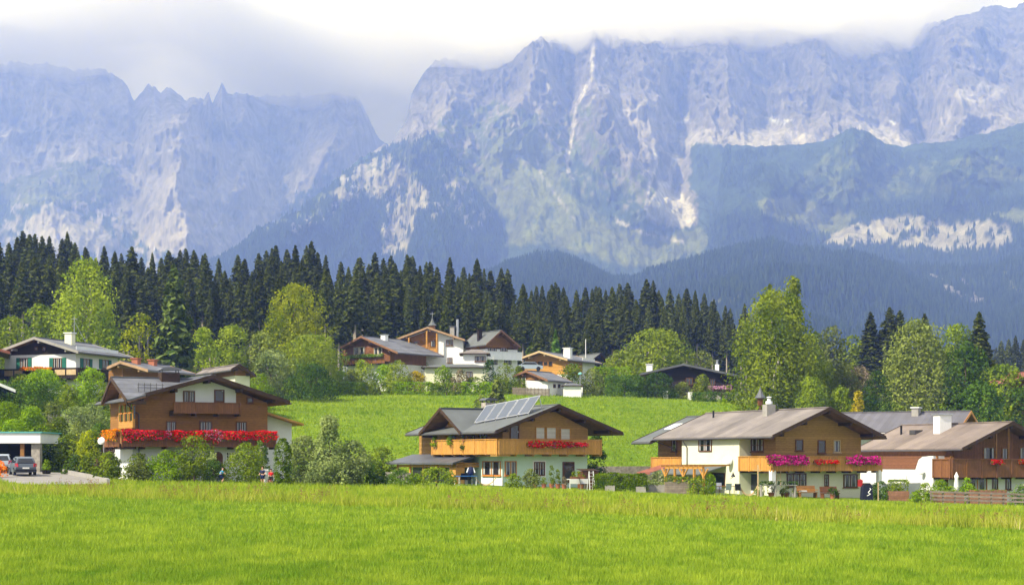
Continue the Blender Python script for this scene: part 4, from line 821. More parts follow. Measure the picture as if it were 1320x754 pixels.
# solar panels on a rack standing above the slope
sp = thing('solar_panel_array', 'row of five grey solar panels tilted on a rack above the slate roof', 'solar panels', H.world(0, 0, 0), H.rz)
def onroof(px, py, lift=0):
    o = H.loc(Vector((0, 0, ZC))-H.p); d = H.loc(Vector(((px-CX)/F, 1, (HY-py)/F))); # plane z = zl + k (x - xl) + lift
    k = (zl+k_*(o.x-xl)+lift-o.z)/(d.z-k_*d.x); return o+d*k
c00 = onroof(611, 545.5, .12); c10 = onroof(682, 532.5, .12); u = (c10-c00); u.z = 0; u = u.normalized()
# stands steeper than the roof, facing the same way as the slope
base0 = Vector((c00.x, c00.y, c00.z)); length = (c10-c00).length
o_ = H.loc(Vector((0, 0, ZC))-H.p)
up = Vector((.62, -.12, .86)); up.normalize(); hgt = 1.9; d_ = (c10-c00).normalized()
for k in range(5):
    a = base0+d_*(length*k/5+.03); b_ = base0+d_*(length*(k+1)/5-.03); n_ = d_.cross(up).normalized()*.05
    pn = MB().hexa([a, b_, b_+up*hgt, a+up*hgt], [a+n_, b_+n_, b_+up*hgt+n_, a+up*hgt+n_]).build('panel', 'metal', sp)
    e = .07; sgn = -1 if (H.loc(Vector((0, 0, ZC))-H.p)-a).dot(n_) < 0 else 1; off = n_*(1.1 if sgn > 0 else -.1)
    a2, b2 = a+d_*e+up*e, b_-d_*e+up*e; t2 = up*(hgt-2*e); MB().hexa([a2+off, b2+off, b2+t2+off, a2+t2+off], [a2+off*1.12, b2+off*1.12, b2+t2+off*1.12, a2+t2+off*1.12]).build('glass', 'solar', pn)
for k in range(6): a = base0+d_*(length*k/5*.98+.05); MB().bar(tuple(a+up*hgt*.9), tuple(a+up*hgt*.9+Vector((.35, 0, -1.2))), .06).build('strut', 'metal', sp); MB().bar(tuple(a), tuple(a+Vector((0, 0, -.35))), .07).build('foot', 'metal', sp)
cq = onroof(638, 527); chimney(H, cq.x+1.2, cq.y+3, zr-1.3, zr+.55, 1.1, .8, 'stone', 'roofdark', 'hood')

# ---- C: cream house with magenta flowers
Ch = House('cream_house', 'cream house with olive timber upper floor, wide tan roof and magenta petunias', 'house', 1000, 137, 26, -1.0)
H = Ch; ov = 1.9; Wd = H.Fp(1109, 620)[0]; Ld = H.Sp(849, 590)[0]; zf = H.Fp(1040, 603)[1]
xc, zr = H.Fp(1070, 525, -ov); xr, zr2 = H.Fp(1142, 564, -ov); xl, zl = H.Fp(995.5, 559.5, -ov); zl = zr2 = (zl+zr2)/2; k_ = (zr-zl)/(xc-xl)
yend = H.Sp(842, 559, xl)[0]; yb2 = H.Sp(824, 559, xl)[0]
gable_walls(H, Wd, Ld, zf-.2, min(zl+k_*(0-xl), zr2+k_*(xr-Wd))-.34, zr-.34, c=xc, lower='cream', upper='woodolive')
gable_roof(H, xc, zr, xl, zl, xr, zr2, -ov, yend, m='roofpink', edge='dark', purl=5)
gable_roof(H, xc, zr-.25, xl-.3, zl-.3, xr, zr2-.25, yend+.05, yb2+.8, m='roofslate', edge='dark', purl=0, name='rear_roof')
sk_ = MB(); sk_.hexa([(xc-3.2, yend+1.0, zr-.25-k_*3.2+.03), (xc-2.0, yend+1.0, zr-.25-k_*2.0+.03), (xc-2.0, yend+2.4, zr-.25-k_*2.0+.03), (xc-3.2, yend+2.4, zr-.25-k_*3.2+.03)], [(xc-3.2, yend+1.0, zr-.25-k_*3.2+.12), (xc-2.0, yend+1.0, zr-.25-k_*2.0+.12), (xc-2.0, yend+2.4, zr-.25-k_*2.0+.12), (xc-3.2, yend+2.4, zr-.25-k_*3.2+.12)]); sk_.build('skylight', 'whitemetal', H.o)
cb0, cb1 = sorted((H.Sp(953, 590, -1.25)[0], H.Sp(879, 590, -1.25)[0]))
MB().box(-1.25, cb0, -1, -.041, cb1, zl+k_*(-1.25-xl)-.33).build('projecting_wall', 'cream', H.o)
window(H, ('S', -1.25), 901, 566, 918, 582, nx=2, ny=2, sill=False, surround=None); window(H, ('S', -.04), 969, 565, 984.5, 582, nx=2, ny=2); window(H, ('S', -.04), 866, 566, 873, 582, nx=1)
balcony(H, [(('F', -.04), -1.25, Wd+1.3), (('S', -.04), -1.25, cb0-.01)], zf, 1.0, 'rail', 'dark', depth=1.25)
balcony(H, [(('S', -.04), cb1+.01, H.Sp(841, 590, -1.2)[0])], zf, .95, 'rail', 'dark', depth=1.25, brackets=False)
for a, nx in (((1025, 566, 1035, 581), 1), ((1054, 567, 1064, 584), 1), ((1074, 567, 1083, 583), 1)): window(H, ('F', -.04), *a, nx=nx, fr='framebrown' if a[0] < 1070 else 'pale', curt=a[0] > 1070)
PF = 'flower boxes on the cream house balcony'; q = lambda u: H.Fp(u, 590, -1.35)[0]; zb_ = H.Fp(1040, 594, -1.35)[1]
flowerbox(H, ('F', -1.36), q(988), q(1040), zb_, .06, 'magenta', 'large cloud of magenta petunias at the near corner of the cream house balcony', .75, .55, ls=.15)
flowerbox(H, ('F', -1.36), q(1048), q(1079), zb_-.1, .06, 'red', 'low box of red geraniums between the two masses of magenta petunias', .35, .3)
flowerbox(H, ('F', -1.36), q(1090), q(1132), zb_, .06, 'magenta', 'large cloud of magenta petunias at the far end of the cream house balcony', .72, .5, ls=.15)
window(H, ('F', 0), 1014, 610, 1039, 627, nx=3, ny=2, fr='framebrown'); wa = window(H, ('F', 0), 1062, 611, 1068, 627, nx=1, ny=3, fr='framebrown', surround='cream'); window(H, ('F', 0), 1087, 611, 1105, 628, nx=2, fr='framebrown')
door(H, ('S', 0), 963, 609, 978, 636, 'white'); window(H, ('S', -1.25), 918, 609, 935, 626, nx=1, curt=False)
pc = H.Sp(985, 600, -1.2); MB().box(-1.35, -1.35, -1, -.95, -.95, zf-.2).build('pillar', 'white', H.o); MB().box(Wd+.9, -1.35, -1, Wd+1.25, -1.0, zf-.2).build('pillar', 'white', H.o)
tr_ = MB(); 
for i in range(2): tr_.box(-.9+i*.45, -1.33, 1.0, -.86+i*.45, -1.28, 2.9)
for i in range(5): tr_.box(-.9, -1.33, 1.1+i*.4, -.41, -1.30, 1.14+i*.4)
tr_.build('trellis', 'pale', H.o)
# lean-to over the pergola
l0, l1 = sorted((H.Sp(938, 600, -1.25)[0], H.Sp(845, 600, -3.4)[0])); zt_ = H.Sp(900, 599, -1.3)[1]
MB().prism([(-1.26, zt_), (-4.0, zt_-.75), (-4.0, zt_-.85), (-1.26, zt_-.1)][::-1], l0+.2, l1).build('lean_to_roof', 'roofslate', H.o)
MB().prism([(-.05, zt_+.35), (-4.0, zt_-.70), (-4.0, zt_-.85), (-.05, zt_+.2)][::-1], l1+.02, l1+2.4).build('side_porch_roof', 'roofred', H.o)
downpipe(H, [(xl+.05, cb1-.8, zl-.3), (-1.35, cb1-1.0, zl-.9), (-1.35, cb1-1.0, zt_-.1)])
downpipe(H, [(xl+.05, yend-.4, zl-.3), (-.2, yend-1.6, zl-1.0), (-.2, yend-1.6, zl-1.6)])
cz = onroof if False else None
chimney(H, xc-1.0, H.Sp(1012, 520, xc)[0]+1.0, zr-.9, zr+.45, .9, .7, 'concrete', 'whitemetal', 'pipe')
MB().lathe([(0, 0), (.3, 0), (.3, .25), (0, .25)], (xc-1.0, H.Sp(1012, 520, xc)[0]+1.0, zr+.5), 12).build('chimney_cowl', 'whitemetal', H.o)
vy = H.Sp(922, 535, xc-1)[0]; MB().tube((xc-1.2, vy, zr-.6), (xc-1.2, vy, zr+.15), .09, .09, 8).build('vent_pipe', 'black', H.o)
dish(937.5, 594, 137.2, .43, 'white satellite dish on the side wall of the cream house where the balcony begins', (-.3, -.9, .25), on=(Ch, -1.7))

# ---- D: brown and white house on the edge of the village
Dh = House('brown_white_house', 'long house with stepped white and brown side wall and a dark wooden balcony', 'house', 1229, 140, 24, -1.25)
H = Dh; ov = 1.7; xc, zr = H.Fp(1306, 543.5, -ov); xl, zl = H.Fp(1240, 577.5, -ov); k_ = (zr-zl)/(xc-xl); Wd = 2*xc; xr = xc+(xc-xl); Ld = H.Sp(1106, 590)[0]; zf = H.Fp(1300, 611)[1]; yend = H.Sp(1101, 576, xl)[0]
gable_walls(H, Wd, Ld, zf-.2, zl+k_*(0-xl)-.34, zr-.34, lower='plaster', upper='raildark')
gable_roof(H, xc, zr, xl, zl, xr, zl, -ov, yend, m='roofpink2', edge='dark', purl=5)
yb0 = H.Sp(1203, 600, -1.25)[0]; ztop = zl+k_*(-1.25-xl)-.33; yA = H.Sp(1180, 600, -1.25)[0]; yB = H.Sp(1196, 600, -1.25)[0]
MB().box(-1.25, yb0, -1, -.041, Ld, ztop).build('projecting_wall', 'plaster', H.o)
q1 = H.Sp(1184, 592, -1.25); q2 = H.Sp(1189, 588, -1.25); q3 = H.Sp(1196, 578, -1.25); zlow = H.Sp(1180, 604.5, -1.25)[1]
MB().prism([(Ld+.02, zlow), (yA, zlow), (q1[0], q1[1]), (q2[0], q2[1]), (q3[0], ztop), (Ld+.02, ztop)], -1.29, -1.252, 'x').build('timber_cladding', 'cladding', H.o)
balcony(H, [(('F', -.04), -1.25, Wd), (('S', -.04), -1.25, yb0-.01)], zf, 1.35, 'raildark', 'dark', depth=1.25)
for u in (1208, 1228, 1246): 
    yy = H.Sp(u, 580, -1.2)[0]; MB().bar((-1.2, max(yy, -1.2), zf), (-1.2, max(yy, -1.2), ztop), .16).build('post', 'wood', H.o)
for u in (1284, 1300): xx = H.Fp(u, 580, -1.2)[0]; MB().bar((xx, -1.2, zf), (xx, -1.2, zt(0) if False else zl+k_*(min(xx, xc)-xl)-.4), .13).build('post', 'wood', H.o)
for a in ((1267, 576, 1282, 592), (1291, 577, 1299, 592), (1314, 576, 1324, 592)): window(H, ('F', -.04), *a, nx=1, fr='wood')
for a in ((1247, 615, 1272, 633), (1279, 616, 1286, 631), (1296, 616, 1303, 631)): window(H, ('F', 0), *a, nx=2 if a[0] < 1270 else 1, fr='framebrown' if a[0] > 1270 else 'frame')
door(H, ('S', 0), 1206, 612, 1222, 634, 'framebrown')
sb_ = rect(H, ('S', -1.25), 1146, 614, 1170, 618); MB().box(-1.45, sb_[0], sb_[2], -1.251, sb_[1], sb_[3]+.1).build('awning_box', 'whitemetal', H.o)
for u, tx in ((1284, 'small red flower box on the dark balcony beside its first tall post'), (1320, 'red flower box on the dark balcony at the edge of the picture')):
    xx = H.Fp(u, 594, -1.35)[0]; flowerbox(H, ('F', -1.36), xx-.7, xx+.5, H.Fp(u, 597, -1.35)[1]+.1, .06, 'red', tx, .4, .35)
def rz_(x): return zr-k_*abs(x-xc)
yy = H.Sp(1216, 545, xc-1.5)[0]; chimney(H, xc-1.6, yy, rz_(xc-1.6)-.3, zr+.75, 1.3, .9, 'white', 'metal', 'slab')
yy = H.Sp(1164, 548, xc-2)[0]; MB().tube((xc-2.2, yy, rz_(xc-2.2)-.1), (xc-2.2, yy, rz_(xc-2.2)+.8), .1, .1, 8).build('vent_pipe', 'black', H.o)
yy = H.Sp(1186, 549, xc-1.5)[0]; MB().box(xc-2.4, yy-.4, rz_(xc-1.6)-.3, xc-1.5, yy+.4, rz_(xc-1.6)+.12).build('roof_hatch', 'gutter', H.o)
dish(1187, 608, 138.8, .27, 'white satellite dish on the white side wall below the stepped brown cladding', (-.45, -.85, .2), on=(Dh, -1.65))
# ---- D2: the standing-seam roof behind it
D2 = House('seam_roof_house', 'house almost hidden behind others, grey standing seam roof with a brick verge', 'house', 1225, 165, 62, -.5)
H = D2; xc = 5; yy = 0; zr = ZC+(HY-531)/F*166+.5+.0; zr = H.read(1150, 531, 0, 5).z; zl = zr-2.2
MB().box(.5, 0, -1, 9.5, 12, zl-.2).build('wall', 'plaster', H.o); MB().prism([(.5, zl-.2), (9.5, zl-.2), (9.5, zl+.1), (5, zr-.3), (.5, zl+.1)], .01, 11.99).build('gable_wall', 'wood', H.o)
gable_roof(H, 5, zr, -1, zl, 11, zl, -1, 13, m='seam', edge='frame', purl=3)
chimney(H, 4.2, 4.5, zr-.6, zr+.35, 1.2, .7, 'concrete', 'whitemetal', 'slab')
# ------------------------------------------------------------------ upper village
def cottage(name, label, px, Y, rz, zb, side, front, sidepx, apex, eL, eR, back, ov=1.0, split=None, lower='plaster', upper='wood', roof='roofgrey', edge='dark', purl=3, fb=None):
    """near corner at column px; side 'S' (faces the left) or 'R'; front, sidepx: columns where those walls end; apex, eL, eR: verge points; back: end of the near eave"""
    H = House(name, label, 'house', px, Y, rz, zb); y0 = -ov
    xc, zr = H.Fp(*apex, y0); xl, zl = H.Fp(*eL, y0); xr, zr2 = H.Fp(*eR, y0); xo = H.Fp(front, HY-60)[0]
    x0, x1 = (0, xo) if side == 'S' else (xo, 0); Ld = H.Sp(sidepx, HY-60)[0]; ye = H.Sp(*back, xl if side == 'S' else xr)[0]
    Ld = min(max(Ld, 4), 13) if abs(Ld) < 60 and Ld > 0 else 8; ye = ye if Ld < ye < Ld+3 else Ld+1.2
    H.kl = (zr-zl)/(xc-xl); H.kr = (zr-zr2)/(xr-xc); he = zl+H.kl*(x0-xl)-.3; hr = zr2+H.kr*(xr-x1)-.3
    zs = H.Fp(px, split)[1] if split else 1.0; mb = MB().box(x0, 0, -2, x1, Ld, min(zs, he, hr)-.002); mb.build('ground_storey_wall', lower, H.o)
    e = .04 if upper != lower else 0.0
    MB().prism([(x0-e, zs), (x1+e, zs), (x1+e, hr), (xc, zr-.3), (x0-e, he)], -e-.002, Ld+e).build('upper_storey_wall', upper, H.o)
    gable_roof(H, xc, zr, xl, zl, xr, zr2, y0, ye, m=roof, edge=edge, purl=purl)
    H.x0, H.x1, H.L, H.xc, H.zr, H.zs, H.xl, H.xr, H.zl = x0, x1, Ld, xc, zr, zs, xl, xr, zl
    H.roofz = lambda x: zr-(H.kl*(xc-x) if x < xc else H.kr*(x-xc)); return H
# E: white house with green shutters
H = E = cottage('shuttered_house', 'white two-storey house with dark green shutters on the slope behind tall shrubs', 98, 190, -19, 9.6, 'R', 6, 152, (44, 434.6), (-3, 452.5), (101, 452.8), (172, 458.2), 1.2, 455.8, 'plaster', 'verydark', 'roofgrey', 'concrete')
H.o.children[0]; MB().box(H.x1-.0, 0.0, H.zs, H.x1+.05, H.L, H.zs+.9).build('side_wall', 'plaster', H.o)
for a in ((26, 461.5, 36, 474.5), (69, 461.5, 80, 474.5)): window(H, ('F', 0), *a, nx=2, shut='green')
for a in ((107, 462, 115, 475), (131.5, 463.5, 139.5, 476)): window(H, ('R', 0), *a, nx=2, shut='green')
for a in ((45, 447, 49, 451.5), (55, 447, 59, 451.5)): window(H, ('F', -.04), *a, nx=1, curt=False, sill=False)
zf = H.Fp(90, 484.5, -1)[1]; balcony(H, [(('F', 0), H.x0-.3, 1.1), (('R', 0), -1.1, H.L)], zf, .95, 'verydark', 'verydark', depth=1.1)
r0 = H.Fp(30, 480, -1.15)
for (u0, u1) in ((5, 17), (18, 29), (70, 84), (85, 98)):
    a0 = H.Fp(u0, 480, -1.25)[0]; a1 = H.Fp(u1, 480, -1.25)[0]; b = MB(); fbox(b, ('F', 0), a0+.05, a1-.05, zf+.12, zf+.75, 1.2, 1.23); b.build('balcony_panel', 'pale', H.o)
flowerbox(H, ('F', -1.25), H.Fp(28, 478, -1.3)[0], H.Fp(67, 478, -1.3)[0], zf+.85, .06, 'orange', 'orange flower box on the balcony of the white house with green shutters', .4, .25, ls=.16)
door(H, ('F', 0), 78, 488, 87, 506, 'white'); chimney(H, H.xc+1.9, 3.2, H.roofz(H.xc+1.9)-.3, H.zr+.7, .95, .8, 'cream', 'whitemetal', 'slab')
an = thing('roof_antenna', 'thin roof antenna mast with a diagonal stay behind the green shuttered house ridge', 'antenna', H.world(H.xc+.6, 6, H.zr-.2)); MB().tube((0, 0, 0), (0, 0, 3.2), .05, .03, 5).build('mast', 'metal', an); MB().tube((0, 0, 2.7), (1.3, 0, .2), .02, .02, 4).build('stay', 'metal', an); MB().bar((-.4, 0, 2.9), (.4, 0, 2.9), .04).build('crossbar', 'metal', an)
# F1, F2: low roofs between the shrubs
H = cottage('brown_cottage', 'low brown cottage half hidden behind the big timber house, orange chimney pots', 158, 178, -24, 6.5, 'R', 140, 206, (155, 465.6), (138, 473), (191, 476.5), (226, 477), .8, 482, 'wood', 'wood', 'roofgrey', 'vergetan', 2)
for u in (1.2, 4.2): chimney(H, H.xc+.6, u, H.roofz(H.xc+.6)-.3, H.zr+.35, .8, .6, 'terracotta', 'terracotta', 'slab')
H = cottage('hillside_cottage', 'small house with tan roof and shaded gable behind the round green shrubs', 303, 180, 30, 6.5, 'S', 322, 262, (309, 469.4), (298, 475.5), (330, 483), (252, 475), .9, 484, 'cream', 'wood', 'roofpink', 'dark', 2)
# G: dark timber house on the crest
H = cottage('crest_timber_house', 'dark brown timber house on the meadow crest with flowers on its wide balcony', 503, 247, -38, None, 'R', 442, 549, (465.3, 433.3), (438.7, 447.5), (512.6, 454), (558, 456.5), 1.2, 468.5, 'plaster', 'raildark', 'roofgrey', 'vergebrown')
for a in ((456, 447.5, 470.5, 457), (482, 448, 493, 457)): window(H, ('F', -.04), *a, nx=2, fr='pale', sill=False)
zf = H.Fp(480, 466.5, -1)[1]; b0 = H.Fp(442, 460, -1)[0]; b1 = H.Fp(497, 460, -1)[0]; balcony(H, [(('F', -.04), b0, b1)], zf, 1.0, 'raildark', 'dark', depth=1.1)
flowerbox(H, ('F', -1.2), b0+.2, b1-.2, zf+.9, .06, 'bloom', 'mixed yellow and green balcony flowers on the dark crest house', .45, .3, ls=.18)
ivy = thing('climbing_ivy', 'bright green ivy climbing the corner of the dark crest house', 'climber', H.world(0, H.Sp(548, 460)[0], 0), H.rz); p, nr, s, rn = crown_pts(1.6, 2.4, 4.6, .2, .2, 3, 12, 'column', 91); fast('foliage', quads(p, nr, s), LM['lime'], rnd=rn, parent=ivy)
chimney(H, H.xc+1, 3, H.roofz(H.xc+1)-.3, H.zr+.35, .9, .7, 'white', 'metal', 'slab')
# H1: white villa, main gable to the front
H = cottage('white_villa', 'white house with wide wooden gable, loggia and small ridge turret on the crest', 597, 256, -6, None, 'R', 514, 606, (551, 421.5), (508.6, 437.5), (599.2, 437.5), (612, 438.5), 1.2, None, 'white', 'white', 'roofpink', 'vergetan')
lg = H.Fp(564.5, 450)[0]; MB().prism([(H.x0-.05, H.Fp(530, 457)[1]), (lg, H.Fp(530, 457)[1]), (lg, H.roofz(lg)-.45), (H.xc, H.zr-.45), (H.x0-.05, H.roofz(H.x0)-.45)], -.10, -.004).build('loggia_wall', 'wood', H.o)
zf = H.Fp(540, 456, -1)[1]; balcony(H, [(('F', -.1), H.x0, lg)], zf, 1.0, 'rail', 'woodhoney', depth=.9)
for u in (527, 550, 563): xx = H.Fp(u, 440, -1)[0]; MB().bar((xx, -1.0, zf), (xx, -1.0, H.roofz(xx)-.5), .22).build('post', 'woodhoney', H.o)
for a in ((534, 440, 539, 455), (555, 439, 561, 447)): window(H, ('F', -.1), *a, nx=1, sill=False)
for a in ((575, 438, 584, 445.5), (576.5, 461, 583, 468)): window(H, ('F', 0), *a, nx=2, fr='framebrown')
chimney(H, H.xc+3.4, 2.5, H.roofz(H.xc+3.4)-.3, H.zr+.3, .7, .6, 'concrete', 'roofdark', 'slab'); MB().tube((H.xc+4.2, 2.6, H.roofz(H.xc+4.2)-.3), (H.xc+4.2, 2.6, H.zr+1.5), .2, .2, 10).build('flue', 'metal', H.o)
tp = H.world(H.xc+.4, 1.2, H.zr-.05); t = thing('ridge_turret', 'little bell turret with pointed grey cap and weather vane on the white house ridge', 'turret', tp); MB().box(-.45, -.45, 0, .45, .45, .5).build('base', 'wood', t); MB().lathe([(.75, .45), (.35, .9), (.12, 1.5), (0, 1.9)], n=8).build('cap', 'roofslate', t); MB().tube((0, 0, 1.8), (0, 0, 2.6), .03, .03, 5).bar((-.35, 0, 2.35), (.35, 0, 2.35), .06).build('weather_vane', 'metal', t)
# H2: wing with balconies
H = cottage('white_balcony_house', 'white house with two wrap-around balconies and grey roof beside the villa', 627, 252, 30, None, 'S', 667, 600, (646.5, 425.5), (627, 443.5), (671, 446.5), (592, 438), 1.3, 447.5, 'white', 'wood', 'roofslate', 'vergebrown')
zf = H.Fp(640, 461.5, -1)[1]; balcony(H, [(('F', 0), -1, H.x1+.2), (('S', 0), -1, 4)], zf, 1.05, 'white', 'white', depth=1.0, brackets=False)
for a in ((629, 448, 640, 454), (645, 448, 654, 454), (633, 462, 641, 470), (650, 461, 659, 470)): window(H, ('F', -.04 if a[1] < 455 else 0), *a, nx=2, sill=False)
chimney(H, H.xc-1.5, 3, H.roofz(H.xc-1.5)-.3, H.zr+.2, .6, .6, 'verydark', 'verydark', 'slab')
# hipped bay and flat annexe in front
def hut(name, label, x0, x1, top, eave, base, Y, depth, wall, roof, win=None, ovh=.6, rz=0, cat='house'):
    p = P((x0+x1)/2, base, Y); H = House(name, label, cat, (x0+x1)/2, Y, rz, p.z); hw = (x1-x0)/2/F*Y-ovh; ze = (base-eave)/F*Y; zt_ = (base-top)/F*Y
    MB().box(-hw, 0, -2, hw, depth, ze).build('wall', wall, H.o); a = hw+ovh
    MB().hexa([(-a, -ovh, ze-.08), (a, -ovh, ze-.08), (a, depth+ovh, ze-.08), (-a, depth+ovh, ze-.08)], [(-a, -ovh, ze+.05), (a, -ovh, ze+.05), (a, depth+ovh, ze+.05), (-a, depth+ovh, ze+.05)]).build('eaves_board', 'dark', H.o)
    i = min(a*.75, depth/2+ovh-.1); MB().hexa([(-a, -ovh, ze+.051), (a, -ovh, ze+.051), (a, depth+ovh, ze+.051), (-a, depth+ovh, ze+.051)], [(-a+i, depth/2-.05, zt_), (a-i, depth/2-.05, zt_), (a-i, depth/2+.05, zt_), (-a+i, depth/2+.05, zt_)]).build('roof', roof, H.o)
    for w_ in win or (): window(H, ('F', 0), *w_, nx=2)
    return H
hut('hipped_bay', 'small white and timber bay with hipped tan roof in front of the villa', 592, 632, 449, 456, 470, 246, 4, 'white', 'roofpink', [(612, 459, 626, 466)], cat='annexe')
hut('low_annexe', 'long low cream annexe with flat dark roof and one window above the meadow', 543, 634, 468, 473.5, 495, 241, 5, 'cream', 'roofslate', [(601, 479, 609, 487)], .5, cat='annexe')
# J, K and the black roof
H = cottage('ochre_gable_house', 'wooden house with pale verge boards and white side wall right of the villa', 731, 262, -30, None, 'R', 677, 766, (695, 452.5), (671, 461), (731.5, 463), (776, 467), 1.3, 482, 'plaster', 'woodhoney', 'roofgrey', 'pale')
for a in ((687, 466, 692, 471), (693, 466, 700, 473), (701, 466, 706, 471), (707, 466, 712, 472)): window(H, ('F', -.04), *a, nx=1, sill=False, curt=False)
MB().box(.045, H.L*.55, -1, .1, H.L, H.zl+.1).build('side_wall', 'white', H.o)
chimney(H, H.xc+3.5, 2, H.roofz(H.xc+3.5)-.3, H.zr+.5, 1.2, .8, 'white', 'whitemetal', 'slab')
H = cottage('black_roofed_barn', 'black wooden barn with grey roof behind the ochre gabled house', 752, 285, 30, None, 'S', 792, 735, (775, 455), (752, 472), (797, 477), (725, 470), .8, None, 'verydark', 'verydark', 'roofslate', 'verydark', 2)
H = cottage('meadow_garage', 'small white and brown garage with grey pitched roof at the top of the meadow', 706, 233, -35, None, 'R', 678, 728, (677.5, 477.5), (662, 484), (706, 489.5), (738, 491.5), .7, 489, 'plaster', 'wood', 'roofgrey', 'vergebrown', 2)
window(H, ('R', 0), 713, 495, 716, 500, nx=1, curt=False, sill=False); window(H, ('R', 0), 719, 495, 722, 500, nx=1, curt=False, sill=False)
hut('lean_to_shed', 'low white lean-to shed attached beside the small meadow garage', 724, 752, 493, 497, 509, 232, 3, 'white', 'roofgrey', None, .3, cat='shed')
# L: long dark house
H = cottage('dark_long_house', 'long low black-brown house with shallow gable and violet flowers by the big birch', 951, 243, -8, None, 'R', 832, 956, (881, 468.8), (825, 481.5), (955, 484), (962, 484.5), 1.2, None, 'verydark', 'verydark', 'roofgrey', 'roofdark')
for a in ((884, 487, 893, 496), (915, 488, 922, 496)): window(H, ('F', -.04), *a, nx=2, sill=False, curt=False)
chimney(H, H.Fp(836.5, 480)[0], 1.5, 0, H.Fp(836, 469.5)[1], .9, .8, 'whitemetal', 'whitemetal', 'slab'); chimney(H, H.Fp(924, 480)[0], 2.5, 0, H.Fp(924, 468.5)[1], .6, .6, 'whitemetal', 'metal', 'pipe')
flowerbox(H, ('F', -1.0), H.Fp(911, 500, -1)[0], H.Fp(943, 500, -1)[0], H.Fp(930, 500, -1)[1], .06, 'violet', 'row of pale violet flowers on the terrace of the long dark house', .5, .35, ls=.22)
b = MB(); b.box(H.Fp(905, 500)[0], -1.6, -1, H.Fp(958, 500)[0], -1.45, H.Fp(930, 506, -1.5)[1]); b.build('terrace_wall', 'concrete', H.o)
H = cottage('red_roof_house', 'reddish roof of a house at the picture edge among dark trees', 1330, 225, 20, None, 'S', 1380, 1300, (1345, 478), (1298, 493), (1390, 493), (1290, 487), .5, None, 'wood', 'wood', 'roofred', 'dark', 0)
chimney(H, H.xl+2.2, 1.0, H.roofz(H.xl+2.2)-.5, H.roofz(H.xl+2.2)+1.1, 1.0, .8, 'framebrown', 'metal', 'slab')
H = cottage('blue_roof_shed', 'bluish metal shed roof poking out of the hedge below the shuttered house', -2, 165, 17, None, 'R', -60, 16, (-25, 484), (-70, 500), (20, 502.5), (26, 504), .5, None, 'wood', 'wood', 'roofslate', 'whitemetal', 0)
H = cottage('red_tiled_roof_house', 'red tiled roof corner next to the house with green shutters', -12, 184, 18, None, 'R', -70, -6, (-35, 441), (-90, 454), (13, 453.5), (16, 454), .5, None, 'verydark', 'verydark', 'roofred', 'roofred', 0)

# ------------------------------------------------------------------ carport, drive, walls, cars
g = P(0, 604, 137); ZG = g.z
cp = thing('carport', 'open carport with broad white fascia, turquoise roof edge and stone pillar', 'carport', (g.x-3, 137, ZG)); X = lambda px, Y=137: (px-CX)/F*Y-(g.x-3)
zt_, zb_ = (604-558)/F*137, (604-571)/F*137
MB().box(X(-60), 0, zb_, X(52), 6, zt_).build('roof', 'white', cp); MB().box(X(-60)-.1, -.12, zt_, X(52)+.15, 6.1, zt_+.12).build('roof_edge', mat('turquoise_gutter', (.10, .36, .36), .5, .1, 2), cp)
MB().box(X(39), .3, -.6, X(50), 1.0, zb_-.002).build('stone_pillar', 'stone', cp); MB().box(X(24.5), .3, -.6, X(29.5), .6, zb_-.002).build('wooden_post', 'wood', cp); MB().box(X(-60), 5.2, -.6, X(26), 5.35, zb_-.002).build('back_wall', 'verydark', cp); MB().box(X(-14), .5, -.6, X(-12), 5, zb_-.002).build('side_wall', 'verydark', cp)
# drive: one gravel sheet following the ground, and its low wall
def sheet_on(name, poly, m, lift=.03, n=26):
    xs = [p[0] for p in poly]; ys = [p[1] for p in poly]; GX, GY = np.meshgrid(np.linspace(min(xs), max(xs), n), np.linspace(min(ys), max(ys), n)); ok = inpoly(GX, GY, poly)
    ii = np.arange(n*n).reshape(n, n); f = np.stack([ii[:-1, :-1], ii[:-1, 1:], ii[1:, 1:], ii[1:, :-1]], -1).reshape(-1, 4); k = ok[:-1, :-1] & ok[1:, 1:]
    o = fast(name, np.stack([GX, GY, ground(GX, GY)+lift], -1).reshape(-1, 3), M[m], faces=f[k.ravel()]); o['kind'] = 'structure'; return o
DRIVE = [(-60, 137.5), (-37.5, 137.5), (-33, 127), (-28.3, 113.6), (-33.8, 112.6), (-37, 118), (-40, 127), (-60, 129)]
sheet_on('driveway', DRIVE, 'gravel', .05, 110)
def wallrun(name, label, pts, h, w, m, cat='wall', cap=None):
    c = Vector(pts[0]+(0,)); c.z = gz(c.x, c.y); t = thing(name, label, cat, c); mb = MB(); kb = MB()
    for (x0, y0), (x1, y1) in zip(pts, pts[1:]):
        n = max(1, int(math.hypot(x1-x0, y1-y0)/1.5))
        for i in range(n):
            a = (x0+(x1-x0)*i/n, y0+(y1-y0)*i/n); b = (x0+(x1-x0)*(i+1)/n, y0+(y1-y0)*(i+1)/n); za, zb = gz(*a)-c.z, gz(*b)-c.z
            d = Vector((b[0]-a[0], b[1]-a[1], 0)).normalized(); nn = Vector((-d.y, d.x, 0))*w/2; A_ = Vector((a[0]-c.x, a[1]-c.y, 0)); B_ = Vector((b[0]-c.x, b[1]-c.y, 0))
            mb.hexa([A_-nn+Vector((0,0,za-.5)), B_-nn+Vector((0,0,zb-.5)), B_+nn+Vector((0,0,zb-.5)), A_+nn+Vector((0,0,za-.5))], [A_-nn+Vector((0,0,za+h)), B_-nn+Vector((0,0,zb+h)), B_+nn+Vector((0,0,zb+h)), A_+nn+Vector((0,0,za+h))])
    mb.build('masonry', m, t)
    return t
